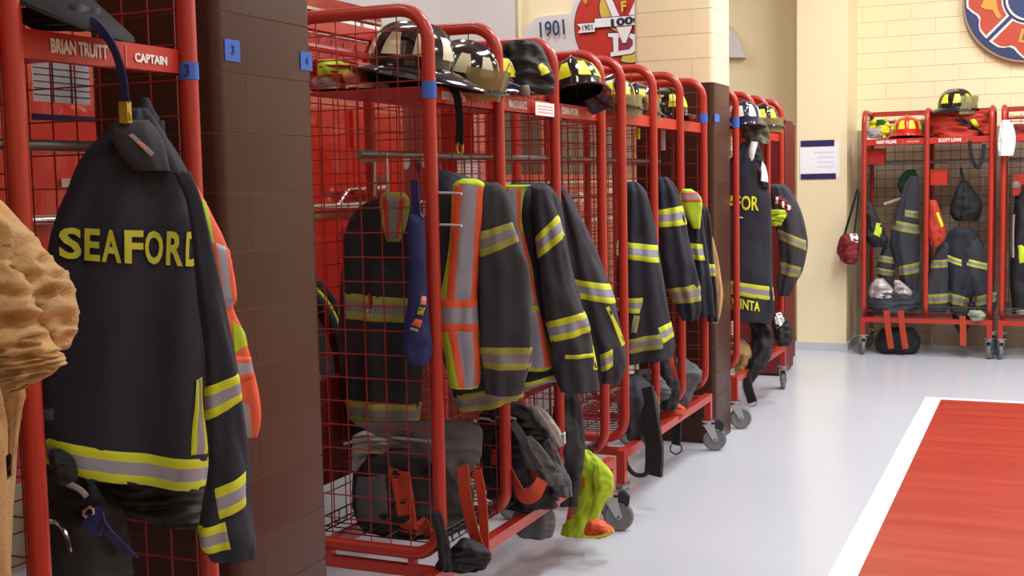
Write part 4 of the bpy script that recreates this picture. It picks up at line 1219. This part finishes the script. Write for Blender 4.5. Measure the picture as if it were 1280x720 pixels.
# bracket and wire prongs in the wire end
t = thing('hook_bracket', 'grey metal bracket plate behind the wire end of the long rack', 'bracket', at(465, 197, 3.42))
a = on_y(449, 191, 3.42); b = on_y(484, 202, 3.42)
local(t, MB().box(a.x, b.x, 3.418, 3.422, b.z, a.z).build('plate', ZINC, None))
cord_px('rod', [(468, 202), (468, 225), (468, 245)], 3.42, .004, ZINC, t)
cord_px('rod', [(483, 198), (484, 225), (485, 250)], 3.42, .005, ZINC, t)
local(t, MB().lathe([(0, -.006), (.007, -.005), (.007, 0)], 10, c=at(466, 197, 3.416), axis='y').build('bolt', CHROME, None))
t = thing('hanger_hook', 'pair of white wire prongs holding the lime vest', 'hook', at(545, 260, 3.33))
for yy0 in (241, 281): cord_px('prong', [(541, yy0, 3.29), (560, yy0, 3.27), (577, yy0 + 1, 3.25)], 3.29, .0035, mat('white_wire', (230, 230, 232), .3, .3), t)
r, _ = strap_px('trigger_snap', 'small silver snap hook clipped in front of the dark coat in the wire end', 'hook', [(462, 366, 3.38), (463, 376, 3.38), (462, 386, 3.38)], 3.38, .012, CHROME, t=.006, part='body')
cord_px('loop', [(460, 386), (458, 392), (464, 394), (466, 387)], 3.38, .002, CHROME, r)

# ---- bottom of the long rack
ZBm = ZB + .035
r, S = blob('gear_bag', 'large black and orange gear bag in the first bay of the long rack', 'bag', 3.55, [(552, 470, 530), (565, 448, 560), (585, 442, 580), (610, 440, 590), (635, 442, 592), (652, 446, 585), (658, 452, 575)], BLACK, .15, seed=33, crease=.012,
     patches=[(((485, 572), (512, 578), (522, 650), (500, 650)), ORSTRAP, 'orange_panel'), (((448, 588), (482, 582), (486, 640), (450, 640)), GREYN, 'grey_panel')])
blob('grey_cloth', 'light grey cloth lying over the bag in the wire end', 'cloth', 3.46, [(539, 455, 470), (545, 442, 500), (553, 440, 524), (562, 442, 512), (575, 441, 470), (588, 440, 452)], GREYW, .04, seed=34)
r, _ = blob('gear_bag', 'dark folded bag with hanging grey flap leaning on the first upright', 'bag', 3.45, [(440, 528, 590, 524), (470, 544, 602, 536), (520, 562, 603, 558), (540, 580, 600, 574), (556, 594, 588, 590), (570, 603, 576, 602)], GREYN, .018, seed=35, crease=.010, lump=.008)
cord_px('pale_piping', [(430, 555), (470, 546), (500, 548), (540, 552)], 3.36, .005, GREYW, r)
r, _ = strap_px('bag_straps', 'pair of long orange straps hanging off the long rack to the floor', 'straps', [(578, 582, 3.42), (582, 620, 3.38), (592, 665, 3.36), (604, 695, 3.36)], 3.4, .045, ORSTRAP)
strap_px('', '', '', [(596, 588, 3.44), (602, 620, 3.4), (605, 660, 3.38), (606, 695, 3.36)], 3.4, .035, ORSTRAP, parent=r)
blob('boot_strap', 'dark strap end lying on the floor below the orange straps', 'strap', 3.3, [(672, 578, 584), (688, 560, 612), (704, 545, 612), (712, 545, 600)], BLACK, .04, seed=36)
blob('trouser_leg', 'black cloth hanging behind the near bottom corner of the long rack', 'cloth', 3.25, [(640, 540, 552), (670, 545, 560), (700, 548, 566), (712, 548, 566)], BLACK, .03, seed=46)
t = thing('orange_strap', 'short orange strap bundled on the wire shelf of the first bay', 'strap', at(535, 665, 3.4))
strap_px('', '', '', [(522, 652, 3.36), (532, 660, 3.34), (540, 676, 3.36)], 3.36, .05, ORSTRAP, parent=t)
r, S = blob('gear_bag', 'black and orange harness bag in the second bay of the long rack', 'bag', 4.02, [(505, 612, 650), (518, 600, 672), (545, 598, 690), (580, 600, 698), (610, 606, 700), (630, 618, 694)], BLACK, .12, seed=37, crease=.024, cs=(16, 12), lump=.03,
     patches=[(((602, 552), (622, 554), (620, 580), (602, 580)), ORSTRAP, 'orange_panel'), (((664, 578), (682, 574), (684, 600), (664, 606)), ORSTRAP, 'orange_panel')])
blob('', '', '', 3.86, [(545, 650, 664), (556, 648, 676), (575, 656, 690), (592, 668, 700), (606, 680, 706)], GREYN, .03, seed=71, crease=.012, parent=r, part='side_flap')
blob('', '', '', 3.9, [(508, 622, 646), (520, 612, 664), (534, 618, 676), (548, 634, 684)], BLACK, .05, seed=72, crease=.02, parent=r, part='top_flap')
strap_px('', '', '', [(640, 528, 3.82), (652, 545, 3.78), (660, 562, 3.76), (676, 586, 3.78)], 3.8, .03, GREYN, parent=r)
strap_px('', '', '', [(612, 540, 3.86), (608, 560, 3.84), (610, 590, 3.84), (618, 618, 3.86)], 3.84, .035, BLACK, parent=r)
P0 = r
strap_px('', '', '', [(636, 584, 3.8), (645, 604, 3.78), (654, 620, 3.78), (668, 616, 3.78), (678, 600, 3.8)], 3.8, .06, ORSTRAP, parent=P0, wdir=(0, -.3, 1))
cord_px('white_piping', [(620, 522), (632, 521), (645, 524)], 3.84, .005, GREYW, P0)
cord_px('white_piping', [(600, 523), (610, 524), (620, 528)], 3.84, .005, GREYW, P0)
blob('reflective_panel', 'silvery white folded cloth standing beside the harness bag', 'cloth', 3.95, [(664, 508, 672, 506), (668, 520, 686, 518), (680, 536, 698, 534), (688, 550, 704, 545), (696, 560, 708, 553)], mat('silver_white_cloth', (176, 172, 166), .4, .2, .15, 18), .03, seed=38, crease=.008)
blob('turnout_trousers', 'black trousers draped behind the lime vest at the end of the long rack', 'trousers', 4.35, [(490, 694, 722), (520, 690, 728), (550, 688, 732), (580, 690, 730), (610, 698, 724), (632, 700, 720)], BLACK, .08, seed=39)
blob('turnout_trousers', 'grey panelled leg sloping down beside the harness bag', 'trousers', 4.0, [(548, 672, 690), (570, 676, 700), (600, 686, 712), (620, 696, 716)], GREYN, .04, seed=47)
blob('rolled_mat', 'dark rolled bundle on the floor under the long rack', 'bundle', 4.2, [(632, 648, 686), (645, 640, 694), (660, 642, 694), (670, 652, 690)], GREYN, .10, seed=40, crease=.006)
# lime vest heap hanging from the rack to the floor
r, S = blob('safety_vest', 'lime yellow vest slumped over the end of the long rack onto the floor', 'vest', 4.55,
     [(562, 724, 734), (572, 718, 748), (590, 716, 760), (610, 716, 764), (632, 714, 756), (650, 708, 748), (668, 700, 742)], LIME, .05, seed=41, crease=.02, cs=(26, 5), group='high-visibility vests on the racks',
     patches=[(((712, 608), (722, 606), (718, 644), (706, 650)), ORANGE, 'orange_stripe'), (((716, 624), (722, 622), (719, 640), (713, 640)), SIL, 'silver_stripe')])
blob('', '', '', 4.5, [(580, 744, 756), (592, 742, 766), (608, 744, 767), (620, 742, 764), (628, 744, 752)], LIME, .04, seed=42, crease=.01, parent=r, part='front_flap')
blob('', '', '', 4.42, [(650, 736, 752), (658, 732, 762), (664, 730, 768), (671, 732, 758)], ORANGE, .03, seed=43, crease=.008, parent=r, part='shoulder_flap')
cord_px('lime_binding', [(730, 671), (742, 672), (756, 669), (767, 664)], 4.38, .005, LIME, r)

# ---- bottom of the middle rack
blob('gear_bag', 'grey blue rounded bag at the front of the middle rack', 'bag', 5.3, [(468, 782, 800), (480, 778, 812), (500, 778, 822), (525, 780, 824), (545, 784, 818), (552, 788, 810)], mat('grey_blue_nylon', (58, 64, 76), .7, 0, .2, 8), .1, seed=44, crease=.008)
blob('gear_bag', 'dark crumpled bag behind the rounded bag in the middle rack', 'bag', 5.6, [(462, 796, 818), (475, 790, 830), (488, 800, 838), (498, 810, 836)], GREYN, .08, seed=45)
r, _ = strap_px('hanging_strap', 'wide black strap with curled end hanging off the middle rack', 'strap', [(806, 485, 5.25), (812, 520, 5.22), (818, 560, 5.2), (817, 594, 5.2)], 5.2, .085, BLACK, t=.02)
cord_px('loop', [(781, 566), (783, 580), (792, 592), (804, 594), (812, 588)], 5.2, .011, BLACK, r)
blob('gear_bag', 'dark grey bag with pointed flap in the third bay of the middle rack', 'bag', 6.1, [(448, 845, 858), (460, 836, 872), (470, 832, 876), (490, 830, 868), (505, 834, 862), (515, 840, 852)], GREYN, .1, seed=48)
blob('gear_bag', 'black bag in the second bay of the middle rack', 'bag', 5.8, [(448, 824, 838), (470, 822, 846), (495, 822, 850), (512, 826, 846)], BLACK, .1, seed=49)
strap_px('orange_strap', 'thin orange strap against the upright of the middle rack', 'strap', [(839, 444, 5.75), (841, 460, 5.7), (845, 474, 5.7)], 5.7, .02, ORSTRAP)
r, _ = strap_px('hanging_strap', 'black strap ending in a ring beside the far pillar', 'strap', [(846, 512, 6.2), (846, 535, 6.15), (845, 556, 6.15)], 6.15, .05, BLACK, t=.012)
cord_px('ring', [(839, 556), (838, 563), (845, 568), (852, 563), (851, 556)], 6.15, .004, RUBBER, r)
blob('orange_cloth', 'orange red cloth low in the middle rack', 'cloth', 5.9, [(503, 824, 846), (512, 822, 858), (525, 823, 850), (534, 826, 838)], ORSTRAP, .06, seed=50)

# ---- bottom of the rack beyond the pillar
blob('folded_trousers', 'tan folded trousers beyond the far pillar', 'trousers', 7.45, [(424, 918, 930), (434, 916, 938), (448, 916, 940), (460, 918, 932), (468, 920, 926)], TAN, .07, seed=51)
blob('gear_bag', 'dark bag hanging low beyond the far pillar', 'bag', 7.5, [(400, 936, 962), (425, 940, 966), (450, 930, 962), (465, 928, 950), (478, 928, 942)], BLACK, .07, seed=52)
r, _ = strap_px('hanging_strap', 'navy strap with buckle hanging to the floor beyond the far pillar', 'strap', [(932, 466, 7.4), (935, 485, 7.36), (941, 503, 7.34)], 7.36, .06, BLACK, t=.015)
cord_px('strap_edge', [(929, 470), (928, 485), (933, 500)], 7.34, .004, GREYW, r)
cord_px('buckle', [(936, 504), (937, 508), (945, 507), (945, 502)], 7.32, .005, ZINC, r)
blob('air_mask', 'dark breathing mask with white strap on the last aisle rack', 'mask', 8.1, [(390, 970, 978), (398, 966, 984), (410, 966, 990), (422, 968, 991), (432, 972, 988)], BLACK, .07, seed=53, patches=[(((967, 392), (976, 390), (982, 402), (970, 410)), WHITE, 'white_strap')])

# ---- far wall racks
helmet('black helmet with yellow panels on top of the far rack', at(1194, 140, 10.62, 2.0), -.25, GLOSSB, GLOSSY, (-.02, .11), size=1.12)
blob('turnout_coat', 'red folded coat with black strap stuffed on the right shelf of the far rack', 'coat', 10.66, [(138, 1163, 1240), (146, 1162, 1238), (158, 1162, 1238), (170, 1168, 1236), (179, 1190, 1226)], REDCLOTH, .12, seed=54, crease=.025,
     patches=[(((1212, 150), (1218, 149), (1224, 158), (1219, 161)), GLOSSY, 'yellow_patch'), (((1173, 169), (1183, 169), (1182, 175), (1174, 175)), GLOSSY, 'yellow_patch'), (((1185, 144), (1208, 150), (1236, 172), (1222, 170)), BLACK, 'black_strap')])
r, _ = strap_px('hanging_strap', 'black looped strap hanging from the red coat on the far rack', 'strap', [(1212, 176, 10.45), (1214, 195, 10.45), (1222, 210, 10.45), (1228, 196, 10.45), (1230, 180, 10.45)], 10.45, .03, BLACK, t=.01)
helmet('red helmet with yellow panel in the left bay of the far rack', at(1134, 173, 10.66, SH + .01), -1.5, GLOSSR, GLOSSY, None, size=1.1)
blob('folded_vest', 'yellow and green folded vest in the left bay of the far rack', 'vest', 10.68, [(148, 1092, 1104), (154, 1086, 1112), (164, 1084, 1114), (172, 1086, 1108)], GLOSSY, .08, seed=55, crease=.02, patches=[(((1096, 150), (1110, 149), (1108, 156), (1094, 158)), GREENN, 'green_trim')])
blob('grey_pouch', 'grey and white pouch in front of the yellow vest on the far rack', 'pouch', 10.56, [(160, 1086, 1098), (166, 1081, 1103), (172, 1081, 1103), (178, 1084, 1100)], GREYW, .06, seed=56, patches=[(((1083, 173), (1100, 175), (1100, 178), (1084, 178)), WHITE, 'white_edge')])
helmet('small dull helmet at the right end of the left bay on the far rack', at(1153, 170, 10.8, SH + .01), -1.5, mat('olive_shell', (96, 92, 56), .4), None, None, size=.8, shield=False)
for (x0, y0, x1, y1, lab) in ((1084, 186, 1105, 205, 'red box under the left shelf of the far rack'), (1163, 212, 1184, 231, 'red box on the upright of the right bay of the far rack')):
    a = on_y(x0, y0, 10.6); b = on_y(x1, y1, 10.6)
    t = thing('storage_box', lab, 'box', (a.x, 10.6, b.z))
    local(t, MB().box(a.x, b.x, 10.6, 10.75, b.z, a.z - .012).build('box_body', REDSHEET, None))
    local(t, MB().box(a.x - .004, b.x + .004, 10.594, 10.756, a.z - .012, a.z).build('lid', RED, None))
blob('gear_bag', 'black bag with lime flap hanging in the left bay of the far rack', 'bag', 10.55, [(252, 1080, 1088), (268, 1080, 1096), (285, 1080, 1104), (300, 1082, 1110), (309, 1090, 1106)], BLACK, .09, seed=57, patches=[(((1096, 278), (1104, 280), (1100, 296), (1092, 292)), LIME, 'lime_flap')])
blob('green_cloth', 'dark green cloth behind the grey coat in the left bay of the far rack', 'cloth', 10.8, [(212, 1134, 1144), (222, 1124, 1148), (234, 1122, 1148), (246, 1130, 1146)], GREENN, .05, seed=58)
strap_px('fire_tool', 'thin grey tool handle leaning in the left bay of the far rack', 'tool', [(1104, 255, 10.5), (1116, 251, 10.55), (1128, 247, 10.6)], 10.5, .02, ZINC, t=.02, part='handle', wdir=(0, 0, 1))
r, _ = blob('gear_bag', 'dark bag with silver hoods on top at the bottom left of the far rack', 'bag', 10.6, [(362, 1090, 1146), (372, 1084, 1150), (382, 1086, 1148), (390, 1094, 1140)], mat('slate_nylon', (52, 56, 66), .7, 0, .2, 8), .14, seed=59, crease=.008)
blob('fire_hood', 'silver hood, left of the pair on the bottom left bag of the far rack', 'hood', 10.52, [(348, 1096, 1104), (356, 1088, 1112), (366, 1086, 1118), (372, 1088, 1118)], mat('silver_white_cloth', (176, 172, 166), .4, .2, .15, 18), .07, seed=60)
blob('fire_hood', 'silver hood, right of the pair on the bottom left bag of the far rack', 'hood', 10.52, [(350, 1118, 1124), (356, 1118, 1132), (364, 1118, 1140), (371, 1116, 1138)], MATS['silver_white_cloth'], .07, seed=61)
for k, (xa, xb) in enumerate(((1108, 1114), (1126, 1132))):
    strap_px('orange_strap', '%s orange strap hanging under the left bay of the far rack' % ('left' if k == 0 else 'right'), 'strap', [(xa, 388, 10.44), (xa + 2, 410, 10.44), (xb, 436, 10.44)], 10.44, .05, ORSTRAP, t=.006, group='orange straps on the far rack')
blob('gear_bag', 'black bag lying on the floor under the left bay of the far rack', 'bag', 10.65, [(410, 1102, 1142), (422, 1094, 1150), (434, 1094, 1150), (440, 1100, 1146)], BLACK, .12, seed=62)
r, _ = blob('hanging_pouch', 'black pear-shaped pouch hanging in the right bay of the far rack', 'pouch', 10.7, [(225, 1202, 1208), (235, 1196, 1216), (250, 1190, 1226), (265, 1188, 1226), (276, 1194, 1220)], BLACK, .09, seed=63, crease=.006)
strap_px('', '', '', [(1201, 210, 10.7), (1203, 220, 10.7), (1205, 232, 10.7)], 10.7, .02, BLACK, parent=r)
blob('red_bag', 'red bag hanging on the middle upright of the far rack', 'bag', 10.5, [(250, 1161, 1170), (265, 1161, 1176), (285, 1161, 1181), (300, 1162, 1180), (308, 1164, 1174)], REDCLOTH, .06, seed=64, patches=[(((1170, 266), (1173, 265), (1179, 282), (1176, 284)), GLOSSY, 'yellow_cord')])
blob('boots_bundle', 'black bundle hanging below the dark coat on the far rack', 'bundle', 10.55, [(384, 1186, 1212), (396, 1190, 1214), (408, 1194, 1212), (416, 1198, 1208)], BLACK, .07, seed=65)
blob('grey_hood', 'pale grey green hood below the right coat of the far rack', 'hood', 10.48, [(388, 1212, 1226), (394, 1210, 1232), (401, 1214, 1228)], mat('pale_green_grey', (150, 156, 136), .7, 0, .2, 12), .05, seed=66)
strap_px('orange_strap', 'orange strap hanging under the right bay of the far rack', 'strap', [(1203, 395, 10.44), (1204, 412, 10.44), (1204, 432, 10.44)], 10.44, .05, ORSTRAP, t=.006, group='orange straps on the far rack')
# bag outside, left of the far rack
r, _ = blob('shoulder_bag', 'dark red bag hanging outside the left end of the far rack', 'bag', 10.5, [(292, 1054, 1070), (302, 1048, 1074), (315, 1047, 1074), (326, 1052, 1072), (330, 1058, 1068)], REDBAG, .08, seed=67, patches=[(((1060, 283), (1070, 283), (1072, 303), (1064, 300)), WHITE, 'white_tag')])
strap_px('', '', '', [(1056, 292, 10.46), (1064, 265, 10.44), (1072, 236, 10.43)], 10.44, .02, BLACK, parent=r)
strap_px('', '', '', [(1068, 292, 10.46), (1071, 265, 10.44), (1074, 240, 10.43)], 10.44, .015, BLACK, parent=r)
# right-hand far rack
blob('white_towel', 'white towel hung over the left upright of the rack at the right edge', 'towel', 10.40, [(150, 1253, 1260), (158, 1250, 1267), (170, 1248, 1270), (184, 1247, 1269), (195, 1248, 1266)], WHITE, .02, seed=68, crease=.01, cs=(30, 2))
a = on_y(1266, 218, 10.6)
t = thing('storage_box', 'red box with silver badge in the rack at the right edge', 'box', (a.x, 10.6, a.z - .18))
local(t, MB().box(a.x, a.x + .3, 10.6, 10.8, a.z - .17, a.z).build('box_body', RED, None))
local(t, MB().lathe([(0, -.01), (.03, -.008), (.03, 0)], 16, c=at(1270, 231, 10.6), axis='y').build('badge', ZINC, None, smooth='auto'))
blob('turnout_coat', 'dark coat with yellow patch at the right edge of the picture', 'coat', 10.66, [(225, 1272, 1300), (250, 1268, 1310), (300, 1264, 1320), (350, 1262, 1320), (392, 1266, 1315)], BLACK, .1, seed=69, patches=[(((1273, 306), (1290, 304), (1290, 326), (1275, 328)), YEL, 'yellow_patch'), (((1272, 386), (1295, 386), (1295, 392), (1272, 392)), GREYW, 'pale_patch')], group='turnout coats on the racks')
t = thing('fire_tool', 'silver tool handle standing in the rack at the right edge', 'tool', at(1266, 300, 10.5))
cord_px('handle', [(1267, 268), (1266, 290), (1266, 322)], 10.5, .012, ZINC, t)
blob('folded_clothes', 'dark red folded clothes on the shelf at the right edge', 'clothes', 10.66, [(155, 1268, 1300), (162, 1262, 1310), (172, 1262, 1310), (177, 1264, 1308)], REDBAG, .1, seed=70)
